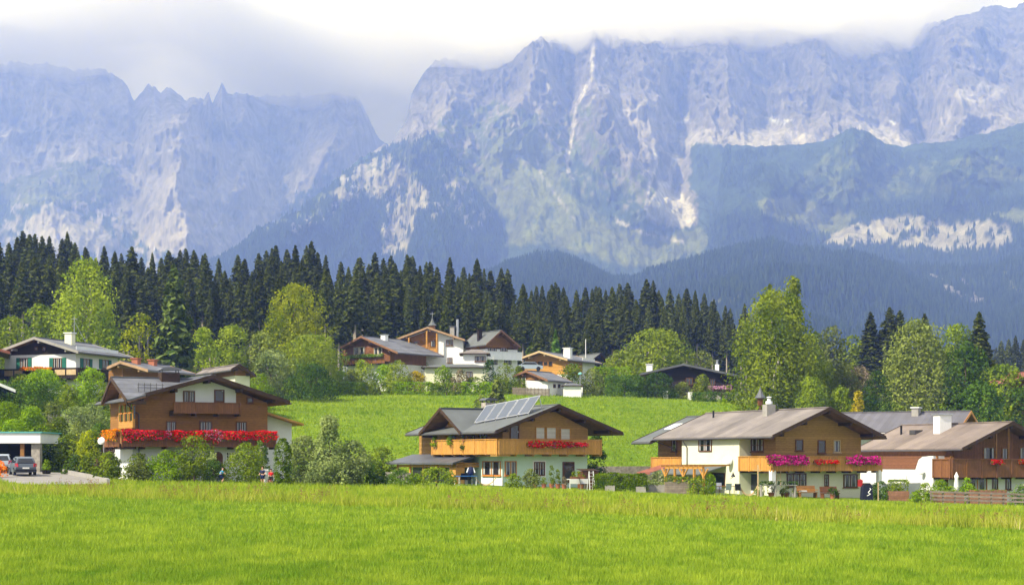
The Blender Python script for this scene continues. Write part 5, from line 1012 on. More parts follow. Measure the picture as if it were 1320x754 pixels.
wallrun('drive_wall', 'low concrete wall running down beside the gravel drive', [(-37.6, 136.6), (-33.0, 127.2), (-28.2, 113.8)], .38, .22, 'concrete')
def PW(px, Y): return ((px-CX)/F*Y, Y)
wallrun('stone_terrace_wall', 'grey field stone wall at the foot of the green hill between the two middle houses', [PW(758, 152), PW(800, 153), PW(850, 154.5), PW(872, 156)], 1.45, .5, 'stone')
wallrun('boulder_wall', 'rough boulder wall under the small lawn of the shuttered house', [PW(62, 168), PW(100, 169), PW(132, 170)], .9, .7, 'stone')
wallrun('short_stone_wall', 'short grey stone wall at the garden end left of the solar panel house'.replace('left of', 'beside'), [PW(497, 146), PW(530, 146.5)], .7, .4, 'stone')
def car(px, Y, rz, col, label, name='parked_car', grille=False):
    c = G(px, Y); t = thing(name, label, 'car', (c.x, c.y, c.z+.06), R(rz), 'cars at the carport')   # nose towards +y, tail towards -y
    paint = mat('car_paint_'+name+str(px), col, .28, .03, 1, spec=.6)
    # side outline (y, z) of the lower body and the cabin, lofted with tumblehome
    low = [(-2.02, .42), (-2.05, .62), (-1.98, .92), (-1.2, .98), (.75, .94), (1.75, .80), (2.02, .62), (2.02, .36), (1.9, .25), (-1.9, .25)]
    def loft(prof, wb, wt, z0, z1):
        ww = lambda z: wb+(wt-wb)*max(0, min(1, (z-z0)/(z1-z0))); n = len(prof); mb = MB()
        vs = [(-ww(z)*(1-.06*abs(y/2)**3), y, z) for y, z in prof]+[(ww(z)*(1-.06*abs(y/2)**3), y, z) for y, z in prof]
        return mb.add(vs, [tuple(range(n)), tuple(range(2*n-1, n-1, -1))]+[(i, n+i, n+(i+1) % n, (i+1) % n) for i in range(n)])
    body = loft(low, .86, .84, .3, .95).build('body', paint, t); bv = body.modifiers.new('b', 'BEVEL'); bv.width = .05; bv.segments = 2
    cab = [(-1.93, .95), (-1.68, 1.36), (-1.2, 1.47), (-.2, 1.49), (.35, 1.42), (1.15, .94)]
    cb = loft(cab, .80, .60, .95, 1.48).build('cabin', paint, t); bv = cb.modifiers.new('b', 'BEVEL'); bv.width = .05; bv.segments = 2
    MB().hexa([(-.62, -1.945, 1.0), (.62, -1.945, 1.0), (.62, -1.88, 1.0), (-.62, -1.88, 1.0)], [(-.50, -1.72, 1.34), (.50, -1.72, 1.34), (.50, -1.66, 1.34), (-.50, -1.66, 1.34)]).build('rear_window', 'glass', t)
    MB().hexa([(-.66, 1.16, .97), (.66, 1.16, .97), (.66, 1.08, .97), (-.66, 1.08, .97)], [(-.52, .42, 1.41), (.52, .42, 1.41), (.52, .34, 1.41), (-.52, .34, 1.41)]).build('windscreen', 'glass', t)
    for s in (-1, 1):
        for (a, b_, c_, d) in ((-1.55, -.75, -1.45, -.72), (-.66, .15, -.66, .1), (.22, .85, .17, .32)):
            w0, w1 = s*.802, s*.665
            MB().hexa([(w0, a, 1.0), (w0, b_, 1.0), (w0-s*.03, b_, 1.0), (w0-s*.03, a, 1.0)], [(w1, c_, 1.36), (w1, d, 1.36), (w1-s*.03, d, 1.36), (w1-s*.03, c_, 1.36)]).build('side_window', 'glass', t)
        MB().hexa([(s*.58, -2.07, .68), (s*.85, -2.0, .68), (s*.80, -1.9, .68), (s*.55, -1.96, .68)], [(s*.62, -2.01, .95), (s*.83, -1.95, .95), (s*.78, -1.85, .95), (s*.6, -1.92, .95)]).build('tail_light', mat('tail_light_red', (.45, .01, .02), .25, .05, 4, spec=.6), t)
        MB().box(s*.55, 1.9, .58, s*.82, 2.0, .74).build('headlight', 'whitemetal', t); MB().box(s*.86, .55, .98, s*1.0, .68, 1.1).build('wing_mirror', paint, t)
        for yy in (-1.25, 1.3):
            wh = MB(); wh.tube((s*.68, yy, .31), (s*.875, yy, .31), .31, .31, 18); w_ = wh.build('wheel', 'black', t); MB().tube((s*.876, yy, .31), (s*.885, yy, .31), .2, .2, 12).build('rim', 'metal', w_)
    MB().box(-.26, -2.09, .52, .26, -2.06, .64).build('number_plate', 'white', t); MB().box(-.82, -2.12, .30, .82, -1.95, .46).build('bumper', 'black', t)
    return t
car(29, 131, 24, (.085, .105, .14), 'grey hatchback seen from behind, parked on the gravel before the carport')
car(3, 135.5, 14, (.30, .34, .40), 'silver car parked under the carport roof behind the grey hatchback')
# ------------------------------------------------------------------ garden things
def potplant(px, Y, h, lm, label, pot='terracotta', w=.5, name='potted_plant', group=None, potr=.22, blooms=None):
    c = G(px, Y); t = thing(name, label, 'potted plant', c, 0, group); MB().lathe([(0, 0), (potr*.7, 0), (potr, .38), (potr*.9, .38), (0, .36)], n=12).build('pot', pot, t, smooth=False)
    p, nr, s, rn = crown_pts(w, w, h-.3, .3, .11, 3, 8, 'bush', int(px)+3); fast('foliage', quads(p, nr, s), LM[lm], rnd=rn, parent=t); return t
potplant(60, 134, 1.25, 'lime', 'yellow green conifer in a dark tub beside the carport pillar', 'black', .75, potr=.42)
t = bush('orange flowering bush at the picture edge beside the grey hatchback', -8, 8, 596, 127, 'orange', 'flowering_bush', ls=.13, lobes=8)
# house B terrace
def table(px, Y, w, d, h, top, leg, label, rz=25, name='garden_table', cloth=False):
    c = G(px, Y); t = thing(name, label, 'table', c, R(rz)); MB().box(-w/2, -d/2, h-.05, w/2, d/2, h).build('tabletop', top, t)
    for i in (-1, 1):
        for j in (-1, 1): MB().tube((i*(w/2-.08), j*(d/2-.08), 0), (i*(w/2-.08), j*(d/2-.08), h-.05), .035, .03, 6).build('leg', leg, t)
    return t
def chair(px, Y, label, m='black', rz=0, group=None, name='garden_chair'):
    c = G(px, Y); t = thing(name, label, 'chair', c, R(rz), group); MB().box(-.24, -.24, .42, .24, .24, .46).build('seat', m, t); MB().hexa([(-.24, .22, .46), (.24, .22, .46), (.24, .26, .46), (-.24, .26, .46)], [(-.24, .34, .98), (.24, .34, .98), (.24, .38, .98), (-.24, .38, .98)]).build('backrest', m, t)
    for i in (-1, 1):
        for j in (-1, 1): MB().tube((i*.22, j*.22, 0), (i*.22, j*.22, .42), .022, .02, 5).build('leg', 'metal', t)
    return t
table(600, 135.5, 1.7, 1.1, .78, 'blue', 'whitemetal', 'blue topped ping-pong style table with pale legs on the terrace')
CT = 'dark chairs at the blue table'
chair(596, 136.5, 'dark garden chair pushed under the blue terrace table, nearer the big shrub', 'black', 200, CT); chair(605, 136.6, 'dark garden chair at the blue table, nearer the wooden cradle', 'black', 170, CT)
def cradle(px, Y, label, L_=1.7, m='pale', rz=0):
    c = G(px, Y); t = thing('wooden_rocker', label, 'lounger', c, R(rz)); n = 12
    pts = [(-L_/2+L_*i/n, .12+.75*(abs(2*i/n-1))**2.2) for i in range(n+1)]
    for j in (-.3, .26): MB().prism(pts+[(a, b-.12) for a, b in pts[::-1]], j, j+.06).build('runner', m, t)
    MB().prism([(a, b-.03) for a, b in pts]+[(a, b-.06) for a, b in pts[::-1]], -.23, .25).build('seat', m, t); return t
cradle(626, 136, 'curved pale wooden rocking lounger on the terrace next to the blue table', 1.9)
cradle(965, 134.5, 'curved pale wooden rocker on the grass before the dark door of the cream house', 1.5)
for px, l in ((636, 'thin dark garden post in front of the white wall, next to the wooden rocker'), (648, 'thin dark garden post before the orange framed window')):
    c = G(px, 133.5); o = MB().tube((0, 0, -.2), (0, 0, 2.1), .03, .02, 6).build('garden_post', 'gutter', None, c); tag(o, l, 'post')
PP = 'terracotta pots along the mint wall'
for px, h, l in ((690, 1.1, 'bushy plant in a terracotta pot under the middle ground floor window'), (701, .9, 'low plant in a terracotta pot just right of the window with white surround'.replace('right of', 'past')), (711, 1.9, 'tall thin potted plant against the mint wall'), (719, 1.6, 'potted plant directly beside the garden door'), (727, 1.0, 'reddish potted plant before the garden door')): potplant(px, 134.8, h, 'mid' if px != 727 else 'pinkish', l, 'terracotta', .55, group=PP)
c = G(744, 135); t = table(744, 135, 1.7, .8, .85, 'white', 'white', 'white covered table by the garden door with a flower trough on it', 20, 'white_table'); MB().box(-.85, -.42, .45, .85, -.40, .85).build('cloth_front', 'white', t)
t = thing('flower_trough', 'trough of red and green plants standing on the white table', 'flower trough', c+Vector((0, 0, .852))); MB().box(-.6, -.15, 0, .6, .15, .2).build('planter', 'framebrown', t); p, nr, s, rn = crown_pts(1.3, .5, .45, .15, .11, 3, 8, 'bush', 55); fast('foliage', quads(p, nr, s), LM['mid'], rnd=rn, parent=t)
chair(752, 134.6, 'dark chair at the end of the white table', 'black', 90)
c = G(762, 134); t = thing('step_ladder', 'white folding step ladder standing beside the hedge', 'ladder', c, R(15))
for s_ in (-.22, .22): MB().bar((s_, -.35, 0), (s_*.8, 0, 1.55), .05).build('rail', 'whitemetal', t); MB().bar((s_, .35, 0), (s_*.8, .02, 1.5), .04).build('rear_rail', 'whitemetal', t)
for k in range(5): f = (k+1)/5.5; MB().box(-.21, -.35+.35*f-.05, 1.55*f-.015, .21, -.35+.35*f+.07, 1.55*f+.015).build('step', 'whitemetal', t)
c = G(758, 138); t = thing('wood_shed_box', 'dark brown storage box at the end wall of the mint house', 'storage box', c, R(30)); MB().box(-.8, -.4, 0, .8, .4, 1.5).build('body', 'framebrown', t); MB().hexa([(-.88, -.5, 1.5), (.88, -.5, 1.5), (.88, .45, 1.65), (-.88, .45, 1.65)], [(-.88, -.5, 1.55), (.88, -.5, 1.55), (.88, .45, 1.7), (-.88, .45, 1.7)]).build('lid', 'dark', t)
for px, l in ((786, 'small pale stone block at the foot of the clipped hedge, near the ladder'), (826, 'white stone block at the far end of the clipped hedge')): c = G(px, 132.5); b = MB().box(-.4, -.2, -.1, .4, .2, .45).build('stone_block', 'concrete', None, c); tag(b, l, 'stone block')
# jacket hung on the terrace door of house B
c = P(607, 607, 136.3); t = thing('hanging_jacket', 'dark blue jacket with white edges hanging above the blue table', 'jacket', c); MB().lathe([(.05, .38), (.22, .30), (.27, 0), (.24, -.3), (0, -.32)], n=10).build('jacket_body', mat('navy_cloth', (.015, .02, .06), .8, .1, 4), t, smooth=True)
for s_ in (-1, 1): MB().tube((s_*.17, -.02, .28), (s_*.34, -.08, -.12), .075, .06, 7).build('sleeve', 'white', t)
MB().tube((0, 0, .36), (0, 0, .55), .015, .015, 4).build('hanger_hook', 'metal', t)
# house C: pergola, furniture
c = G(872, 134); pg = thing('pergola', 'wooden pergola with braced posts under the lean-to roof of the cream house', 'pergola', (c.x, 136, gz(c.x, 136)), R(26)); Hc = Ch
pz0 = P(872, 604, 134).z-pg.location.z
w0 = Vector(((857-CX)/F*139, 139, 0)); w1 = Vector(((907-CX)/F*131.5, 131.5, 0))
def lp(v): q = Matrix.Rotation(-R(26), 4, 'Z') @ (Vector((v[0], v[1], 0))-Vector((pg.location.x, pg.location.y, 0))); return q
cols = [lp(PW(858, 138)), lp(PW(881, 135.5)), lp(PW(907, 133)), lp(PW(870, 141)), lp(PW(895, 139))]
for i, q in enumerate(cols): MB().bar((q.x, q.y, -.3), (q.x, q.y, pz0), .17).build('post', 'woodhoney', pg)
MB().bar((cols[0].x, cols[0].y, pz0+.08), (cols[2].x, cols[2].y, pz0+.08), .16, .18).build('beam', 'woodhoney', pg); MB().bar((cols[3].x, cols[3].y, pz0+.08), (cols[4].x, cols[4].y, pz0+.08), .16, .18).build('beam', 'woodhoney', pg)
for i in (0, 1, 2):
    d = (cols[min(i+1, 2)]-cols[max(i-1, 0)]).normalized()
    for s_ in (-1, 1): q = cols[i]; MB().bar((q.x, q.y, pz0-.7), (q.x+d.x*s_*.6, q.y+d.y*s_*.6, pz0), .1).build('brace', 'woodhoney', pg)
nrm = Vector(((cols[2]-cols[0]).y, -(cols[2]-cols[0]).x, 0)).normalized()
for k in range(9): a = cols[0].lerp(cols[2], k/8); s_ = -1 if nrm.y > 0 else 1; MB().bar((a.x+nrm.x*s_*.5, a.y+nrm.y*s_*.5, pz0+.22), (a.x-nrm.x*s_*2.6, a.y-nrm.y*s_*2.6, pz0+.30), .09, .13).build('rafter', 'woodhoney', pg)
def planter(x0, x1, Y, h, label, m='concrete', name='raised_bed', plant='mid', ph=.4, d=.8):
    a, b = PW(x0, Y), PW(x1, Y); c = G((x0+x1)/2, Y); t = thing(name, label, 'raised bed', c); wd = (b[0]-a[0])/2
    mb = MB(); mb.box(-wd, 0, -.2, wd, .08, h); mb.box(-wd, d-.08, -.2, wd, d, h); mb.box(-wd, .081, -.2, -wd+.08, d-.081, h); mb.box(wd-.08, .081, -.2, wd, d-.081, h); mb.build('box', m, t); MB().box(-wd+.081, .081, -.1, wd-.081, d-.081, h-.08).build('soil', mat('soil', (.06, .04, .025), .95, .3, 6), t)
    if ph: p, nr, s, rn = crown_pts(wd*1.9, d, ph, h-.1, .13, 2.6, 14, 'box', int(x0)); fast('foliage', quads(p+np.array([0, d/2, 0]), nr, s), LM[plant], rnd=rn, parent=t)
    return t
planter(824, 858, 134, .62, 'long grey stone raised bed below the pergola end', 'concrete', plant='grey', ph=.3)
planter(858, 888, 133.2, .95, 'grey brown wooden planter in front of the pergola', mat('weathered_boards', (.22, .18, .15), .85, .25, 3, plank=.16), plant='mid', ph=.5)
planter(1146, 1172, 135, .8, 'brown wooden raised bed with tall green plants beside the white wall', mat('brown_boards', (.24, .12, .075), .85, .25, 3, plank=.2), plant='mid', ph=1.0)
t = bush('round bright green clipped bush beside the pergola post', 909, 923, 613, 133.5, 'lime', 'round_bush', 'round', .11, 3.4, 12)
t = bush('small round bush next to the white balcony pillar', 974, 985, 626, 134, 'lime', 'round_bush', 'round', .11, 3.4, 8)
orn = thing('wall_ornament', 'dark wrought iron ornament hanging on the cream wall by the door', 'wall ornament', P(945, 613, 138.6)); MB().lathe([(0, .35), (.06, .2), (.16, 0), (.2, -.1), (0, -.1)], n=8).build('bell', 'black', orn); MB().bar((-.25, 0, -.25), (.1, 0, -.05), .04).build('arm', 'black', orn)
for px, l in ((921, 'pale garden chair next to the round bush on the cream house terrace'), (952, 'tall dark chair beside the door of the cream house')): chair(px, 134.4, l, 'black' if px > 940 else 'metal', 160)
table(934, 134.8, 1.6, .8, .75, 'wood', 'framebrown', 'low brown wooden table on the cream house terrace')
CG = 'grey garden chairs on the cream house terrace'
chair(938, 134, 'blue grey chair in front of the brown terrace table', mat('grey_blue_cloth', (.22, .28, .32), .8, .1, 4), 190, CG); chair(928, 135.5, 'grey chair behind the brown terrace table', 'metal', 10, CG)
def bench(px, Y, label, rz=0, w=1.7, m='wood', name='garden_bench'):
    c = G(px, Y); t = thing(name, label, 'bench', c, R(rz)); MB().box(-w/2, -.25, .42, w/2, .25, .48).build('seat', m, t); MB().hexa([(-w/2, .2, .5), (w/2, .2, .5), (w/2, .25, .5), (-w/2, .25, .5)], [(-w/2, .32, 1.0), (w/2, .32, 1.0), (w/2, .37, 1.0), (-w/2, .37, 1.0)]).build('backrest', m, t)
    for i in (-1, 1): MB().box(i*(w/2-.1)-.04, -.22, 0, i*(w/2-.1)+.04, .3, .42).build('leg', m, t); MB().box(i*(w/2-.02)-.03, -.25, .62, i*(w/2-.02)+.03, .3, .68).build('armrest', m, t)
    return t
bench(1041, 134.8, 'brown wooden bench with one pale cushion under the three-part window', 20); b_ = MB().box(-.3, -.22, 0, .3, .2, .12).build('bench_cushion', 'curtain', None, G(1035, 134.6)+Vector((0, 0, .49))); tag(b_, 'pale cushion lying on the brown bench', 'cushion')
bench(1070, 134.6, 'low weathered bench below the narrow arched window', 20, 1.6, 'framebrown')
potplant(1073, 134.2, .95, 'dark', 'dark leafy plant in a pot on the ground before the narrow window', 'terracotta', 1.0); potplant(1012, 133.6, 1.1, 'mid', 'large planted tub with dark foliage beside the white pillar', 'framebrown', .9, potr=.4); potplant(994, 133.5, 1.3, 'olive', 'olive green potted plant under the trellis', 'terracotta', .8, potr=.28); potplant(1024, 134.5, .7, 'mid', 'small potted plant on a pale crate by the window', 'concrete', .5)
c = G(1004, 133); t = thing('plant_stand', 'low garden shelf with a strip of greenery in front of the white pillar', 'plant stand', c, R(10)); MB().box(-1.6, -.2, .95, 1.5, .25, 1.03).build('shelf', 'concrete', t)
for k in (-1.5, -.3, 1.35): MB().box(k-.05, -.15, 0, k+.05, .2, .949).build('leg', 'concrete', t)
p, nr, s, rn = crown_pts(3.1, .5, .3, 1.0, .12, 2.4, 12, 'box', 77); fast('foliage', quads(p, nr, s), LM['dark'], rnd=rn, parent=t)
c = G(977, 133); t = thing('wooden_cross_post', 'thin wooden garden post with a short crossbar before the white pillar', 'post', c); MB().bar((0, 0, 0), (0, 0, 2.6), .09).build('post', 'pale', t); MB().bar((-.4, 0, 2.15), (.3, 0, 2.15), .07).build('crossbar', 'pale', t)
c = G(1117, 134.5); t = thing('covered_grill', 'grill under a black cover with a white squiggle mark, at the house corner', 'grill', c, R(10)); MB().hexa([(-.45, -.35, 0), (.45, -.35, 0), (.45, .35, 0), (-.45, .35, 0)], [(-.38, -.3, 1.15), (.38, -.3, 1.15), (.38, .3, 1.15), (-.38, .3, 1.15)]).build('cover', mat('black_cover', (.012, .014, .03), .55, .1, 3), t); MB().prism([(-.38, 1.151), (.38, 1.151), (.2, 1.4), (-.2, 1.4)], -.3, .3).build('hood', 'black', t)
MB().path([(-.1, -.362, .35), (.2, -.355, .5), (.0, -.345, .62), (.25, -.325, .9), (.15, -.32, .98)], .03).build('emblem', 'white', t)
t = thing('red_cloth', 'red cloth hanging beside the corner window of the cream house', 'cloth', P(1109, 622, 134.6)); MB().prism([(-.2, -.3), (.16, -.34), (.22, .2), (.05, .3), (-.2, .25)], 0, .05).build('fabric', mat('dark_red_cloth', (.35, .02, .02), .8, .2, 4), t)
# house D garden
fz = G(1240, 132)
def fence(x0, x1, Y, n, h, label, name='wooden_fence', m='weathered_boards', rails=(.3, .6, .9), Y1=None):
    Y1 = Y1 or Y; a = G(x0, Y); t = thing(name, label, 'fence', a); b = G(x1, Y1)-a
    for i in range(n+1): q = b*(i/n); q.z = gz(a.x+q.x, a.y+q.y)-a.z; MB().bar((q.x, q.y, q.z-.3), (q.x, q.y, q.z+h), .13).build('post', MATS[m] if m in MATS else m, t)
    for z in rails: MB().bar((0, -.1, z), (b.x, b.y-.1, b.z+z), .05, .15).build('rail', MATS[m] if m in MATS else m, t)
    return t
fence(1200, 1340, 131, 9, 1.0, 'low grey rail fence along the garden of the brown and white house')
c = G(1233, 134); t = thing('closed_parasol', 'closed white garden parasol standing behind the rail fence', 'parasol', c); MB().tube((0, 0, 0), (0, 0, 1.0), .03, .03, 6).build('pole', 'metal', t); MB().lathe([(.05, .85), (.17, .95), (.22, 1.3), (.14, 2.0), (.2, 2.2), (.1, 2.35), (.02, 2.55)], n=10).build('canopy', 'white', t, smooth=True); MB().lathe([(.3, 0), (.3, .12), (.05, .14)], n=12).build('base', 'concrete', t)
for x0, x1, Y, l in ((1203, 1243, 133.5, 'wooden raised bed behind the rail fence, before the white parasol'), (1252, 1298, 133.5, 'long reddish wooden planter behind the middle of the rail fence')): planter(x0, x1, Y, .85 if x0 < 1250 else 1.15, l, MATS['brown_boards'], plant='lime', ph=.55 if x0 < 1250 else .12)
t = thing('green_hose_post', 'short light wooden stake in the bed in front of the white side wall', 'stake', G(1132, 133)); MB().bar((0, 0, 0), (0, 0, 1.5), .07).build('stake', 'pale', t)
# posts, lanterns and small masts above
c = P(980, 523, 178); gzc = gz(c.x, 178); t = thing('lantern_post', 'tall post lantern with pointed grey cap standing on the meadow behind the tan roof', 'lantern', (c.x, 178, gzc)); zt_ = P(980, 500, 178).z-gzc
MB().tube((0, 0, 0), (0, 0, zt_-1.9), .09, .07, 8).build('pole', 'framebrown', t); MB().lathe([(.28, zt_-1.9), (.34, zt_-1.1), (.30, zt_-1.1)], n=6).build('lantern', 'framebrown', t); MB().lathe([(.62, zt_-1.1), (.3, zt_-.6), (.08, zt_-.1), (.0, zt_+.3)], n=8).build('cap', 'roofdark', t)
t = thing('bird_table', 'pale blue covered box on a post on the meadow above the tan roof', 'bird table', G(942, 190)); MB().tube((0, 0, 0), (0, 0, 1.4), .08, .08, 6).build('post', 'gutter', t); MB().box(-.9, -.5, 1.4, .9, .5, 1.9).build('box', 'roofdark', t); MB().box(-1.3, -.7, 1.95, 1.3, .7, 2.15).build('cover', 'whitemetal', t)
for px, Y, l in ((858, 236, 'small white marker post at the foot of the tall dark hedge'), (890, 236, 'white marker post by the terrace of the long dark house')): o = MB().box(-.35, -.2, -.2, .35, .2, 1.1).build('white_marker_post', 'white', None, G(px, Y)); tag(o, l, 'marker post')
t = thing('flag_mast', 'thin white mast standing behind the ochre gabled house', 'mast', G(755, 275)); MB().tube((0, 0, 0), (0, 0, P(755, 437, 275).z-gz(t.location.x, 275)), .09, .05, 6).build('pole', 'white', t)
t = thing('street_lamp', 'turquoise-headed lamp post on the path above the meadow', 'lamp', G(748, 236)); MB().tube((0, 0, 0), (0, 0, 3.1), .07, .06, 6).build('pole', 'metal', t); MB().lathe([(0, 3.1), (.3, 3.15), (.3, 3.35), (0, 3.5)], n=10).build('head', mat('turquoise_lamp', (.2, .5, .48), .5, .05, 3), t); MB().box(-.35, -.2, -.2, .35, .2, 1.6).build('meter_box', 'white', t)
fence(661, 708, 231, 10, 1.1, 'brown vertical board fence before the small meadow garage', 'board_fence', 'weathered_boards', (.12, .29, .46, .63, .80, .97))
c = G(683, 257); t = thing('parked_car', 'blue and white car parked below the ochre gabled house on the crest', 'car', (c.x, c.y-6, P(683, 478, 251).z)); MB().prism([(-1.9, .3), (1.9, .3), (1.95, .75), (1.2, .9), (.7, 1.35), (-.9, 1.38), (-1.5, .95), (-1.95, .85)], -.8, .8).build('body', mat('car_paint_far', (.3, .36, .45), .3, .05, 2, spec=.6), t); MB().prism([(1.1, .92), (.68, 1.3), (-.85, 1.32), (-1.35, .95)], -.82, .82).build('windows', 'glass', t)
for k in (-1.2, 1.25): MB().tube((k, -.85, .32), (k, .85, .32), .32, .32, 14).build('wheel', 'black', t)
# ------------------------------------------------------------------ trees and shrubs, from the forest edge to the gardens
tree('birch_tree', 'tall pale yellow-green birch with hanging branches behind the shuttered house', 112, 225, 92, 334, 470, 'birch', 'birch', .42, 3.6, 46, .05, 'barkbirch', droop=1.1)
tree('maple_tree', 'bright yellow-green maple between the birch and the big pine', 181, 205, 50, 404, 475, 'yellow', 'round', .4, 3.0, 22, .14)
pine = []
def conifer(name, label, px, Y, top, wpx, lm, bare=.05, ls=.7, droop=.05, nb=None, fill=1.5, power=.8, seed=3):
    x = (px-CX)/F*Y; zb = gz(x, Y); H = ZC+(HY-top)/F*Y-zb; t = thing(name, label, 'tree', (x, Y, zb)); V, rn = conifer_mesh(H, wpx/F*Y/2, bare, seed, ls, nb, droop, fill, power); fast('crown', V, LM[lm], rnd=rn, parent=t)
    MB().tube((0, 0, -1), (0, 0, H*.97), .28, .04, 8).build('trunk', 'bark', t); return t
conifer('pine_tree', 'broad blue-green pine with upturned layered boughs behind the timber house', 225, 205, 342, 66, 'pine', .06, .62, .02, 150, 2.2, .75, 21)
tree('linden_tree', 'dense domed yellow-green linden in front of the dark forest', 380, 245, 84, 366, 470, 'yellow', 'round', .38, 4.2, 34, .1)
tree('maple_tree', 'pale round tree at the picture edge above the red tiled roof', 14, 225, 60, 409, 470, 'birch', 'round', .42, 3.2, 20, .05)
tree('ash_tree', 'mid green tree between the picture edge and the birch, before the spruces', 52, 262, 52, 392, 460, 'mid', 'round', .5, 3.4, 22, .05)
for px, top, wd, l in ((262, 422, 42, 'willow-like pale shrub tree nearest to the big pine'), (300, 420, 52, 'pale green rounded tree in the middle of the thicket'), (335, 428, 48, 'pale rounded tree standing before the linden trunk')):
    tree('sallow_tree', l, px, 218+px % 5, wd, top, 490, 'birch' if px != 335 else 'olive', 'round', .34, 3.6, 22, .03)
tree('willow_tree', 'large feathery grey-green willow at the meadow crest beside the dark crest house', 402, 228, 84, 431, 505, 'birch', 'round', .32, 4, 34, .02)
tree('willow_tree', 'smaller grey-green willow leaning out of the large one', 350, 215, 60, 452, 505, 'grey', 'round', .32, 3.4, 22, .02)
bush('dark green bush under the large willow at the edge of the meadow', 372, 432, 470, 214, 'dark', ls=.25, lobes=22); bush('bright green rounded bush beside the gable of the small tan-roofed house', 318, 350, 484, 190, 'lime', ls=.2)
bush('bright shrub at the meadow edge between willow and crest house', 425, 452, 480, 232, 'lime', ls=.25)
CH = 'shrubs in the garden of the crest houses'
for i, (a, b, tp, lm, l) in enumerate([(440, 466, 478, 'olive', 'dark olive shrub at the foot of the dark crest house'), (452, 482, 466, 'birch', 'tall light yellow-green shrub before the crest balcony'), (480, 508, 472, 'lime', 'bright shrub under the right half of the crest balcony'.replace('right half', 'far half')), (498, 530, 466, 'birch', 'tall pale shrub where crest house and low annexe meet'), (524, 548, 480, 'gold', 'yellowish shrub before the cream annexe wall'), (556, 586, 473, 'lime', 'large round light shrub in front of the cream annexe'), (582, 604, 478, 'pinkish', 'pinkish smoke bush beside the annexe window'), (598, 626, 488, 'mid', 'low mixed shrub under the annexe window'), (622, 640, 466, 'dark', 'dark climber-like shrub at the annexe corner'), (636, 668, 470, 'mid', 'shrub below the white balconies')]):
    bush(l, a, b, tp, 234+(i % 3), lm, ls=.24, lobes=14, group=CH)
for i, (a, b) in enumerate([(430, 470), (468, 512), (508, 556), (552, 600), (596, 640)]): bush('low green border shrubs along the crest meadow edge', a, b, 493+i % 2, 230.5, ['lime', 'mid'][i % 2], 'border_shrub', 'box', .22, 2.4, 18, group='border shrubs along the crest meadow', depth=1.2)
conifer('small_spruce', 'small bright green spruce behind the ochre gabled house', 716, 275, 426, 26, 'youngspruce', .03, .5, .1, 70, 1.4, .9, 31)
conifer('small_spruce', 'small dim spruce in front of the forest above the white balcony house', 683, 292, 432, 24, 'mid', .03, .6, .2, 60, 1.3, .9, 32)
tree('beech_tree', 'large rounded light green tree above the long hedge', 846, 262, 88, 424, 490, 'birch', 'round', .42, 4, 38, .05); tree('beech_tree', 'smaller yellowish tree behind the long dark house', 903, 268, 50, 452, 490, 'olive', 'round', .4, 3.2, 20, .05); tree('beech_tree', 'light green tree below the forest between barn and rounded tree', 803, 268, 44, 452, 485, 'birch', 'round', .4, 3.2, 18, .05)
for i, (a, b, tp, lm, l) in enumerate([(722, 752, 470, 'mid', 'green tree-like shrub before the white side wall of the ochre gabled house'), (750, 778, 476, 'olive', 'loose shrub between lamp post and long hedge'), (660, 678, 474, 'mid', 'thin shrub between white balconies and board fence')]): bush(l, a, b, tp, 240, lm, ls=.25)
bush('bright clipped upper hedge behind the dark hedge', 766, 812, 474, 250, 'lime', 'hedge', 'box', .25, 2.6, 30, cat='hedge', depth=2)
bush('tall dark rounded hedge at the top of the meadow, nearest to the lamp post', 783, 828, 486, 238, 'dark', 'hedge', 'box', .25, 3.4, 30, cat='hedge', depth=3); bush('tall dark hedge mound directly before the long dark house', 824, 870, 482, 238, 'dark', 'hedge', 'bush', .25, 3.6, 24, cat='hedge'); bush('lower dark hedge mound next to the white marker post', 866, 892, 494, 238, 'olive', 'hedge', 'bush', .25, 3.4, 16, cat='hedge')
bush('feathery light shrub before the dark wooden wall', 895, 916, 484, 236, 'birch', ls=.24); bush('low clipped hedge below the violet flowers', 893, 970, 506, 233, 'dark', 'hedge', 'box', .22, 3, 30, cat='hedge', depth=1.2)
# right-hand trees
tree('birch_tree', 'big light green birch with two tips towering behind the cream house', 1001, 205, 122, 376, 528, 'birch', 'birch', .36, 4.2, 60, .03, 'barkbirch', droop=.5, seed=71)
tree('birch_tree', 'slender upper tip of a second birch rising out of the big one', 1022, 208, 62, 359, 528, 'birch', 'cone', .36, 3.4, 34, .1, 'barkbirch', droop=.3, seed=72); tree('birch_tree', 'narrow left-leaning tip of a third birch beside the two-tipped one'.replace('left-leaning', 'leaning'), 992, 209, 46, 367, 528, 'birch', 'cone', .36, 3.2, 26, .1, 'barkbirch', droop=.3, seed=73)
tree('birch_tree', 'olive toned broad birch between the spruces and the dark maple', 1181, 215, 86, 414, 535, 'olive', 'round', .36, 4.6, 50, .02, 'barkbirch', droop=.7, seed=74)
tree('maple_tree', 'dark green maple directly beside the olive birch', 1245, 212, 66, 440, 540, 'dark', 'round', .4, 4.4, 36, .02); tree('maple_tree', 'dark green tree behind the chimney roof at the edge', 1292, 208, 66, 470, 545, 'mid', 'round', .4, 4.2, 30, .02); tree('maple_tree', 'light topped tree behind the dark maple', 1232, 245, 60, 418, 500, 'mid', 'round', .45, 3.6, 28, .02); tree('maple_tree', 'dark tree below the red roof at the picture edge', 1318, 205, 50, 500, 545, 'dark', 'round', .4, 4, 20, .02); tree('maple_tree', 'low dark tree between the dark maple and the grey seam roof', 1262, 200, 60, 492, 545, 'dark', 'round', .38, 4, 22, .02)
spruce(1262, 232, 402, 0, 'pointed dark spruce rising behind the dark maple', 'single spruces at the village edge', 1.6)
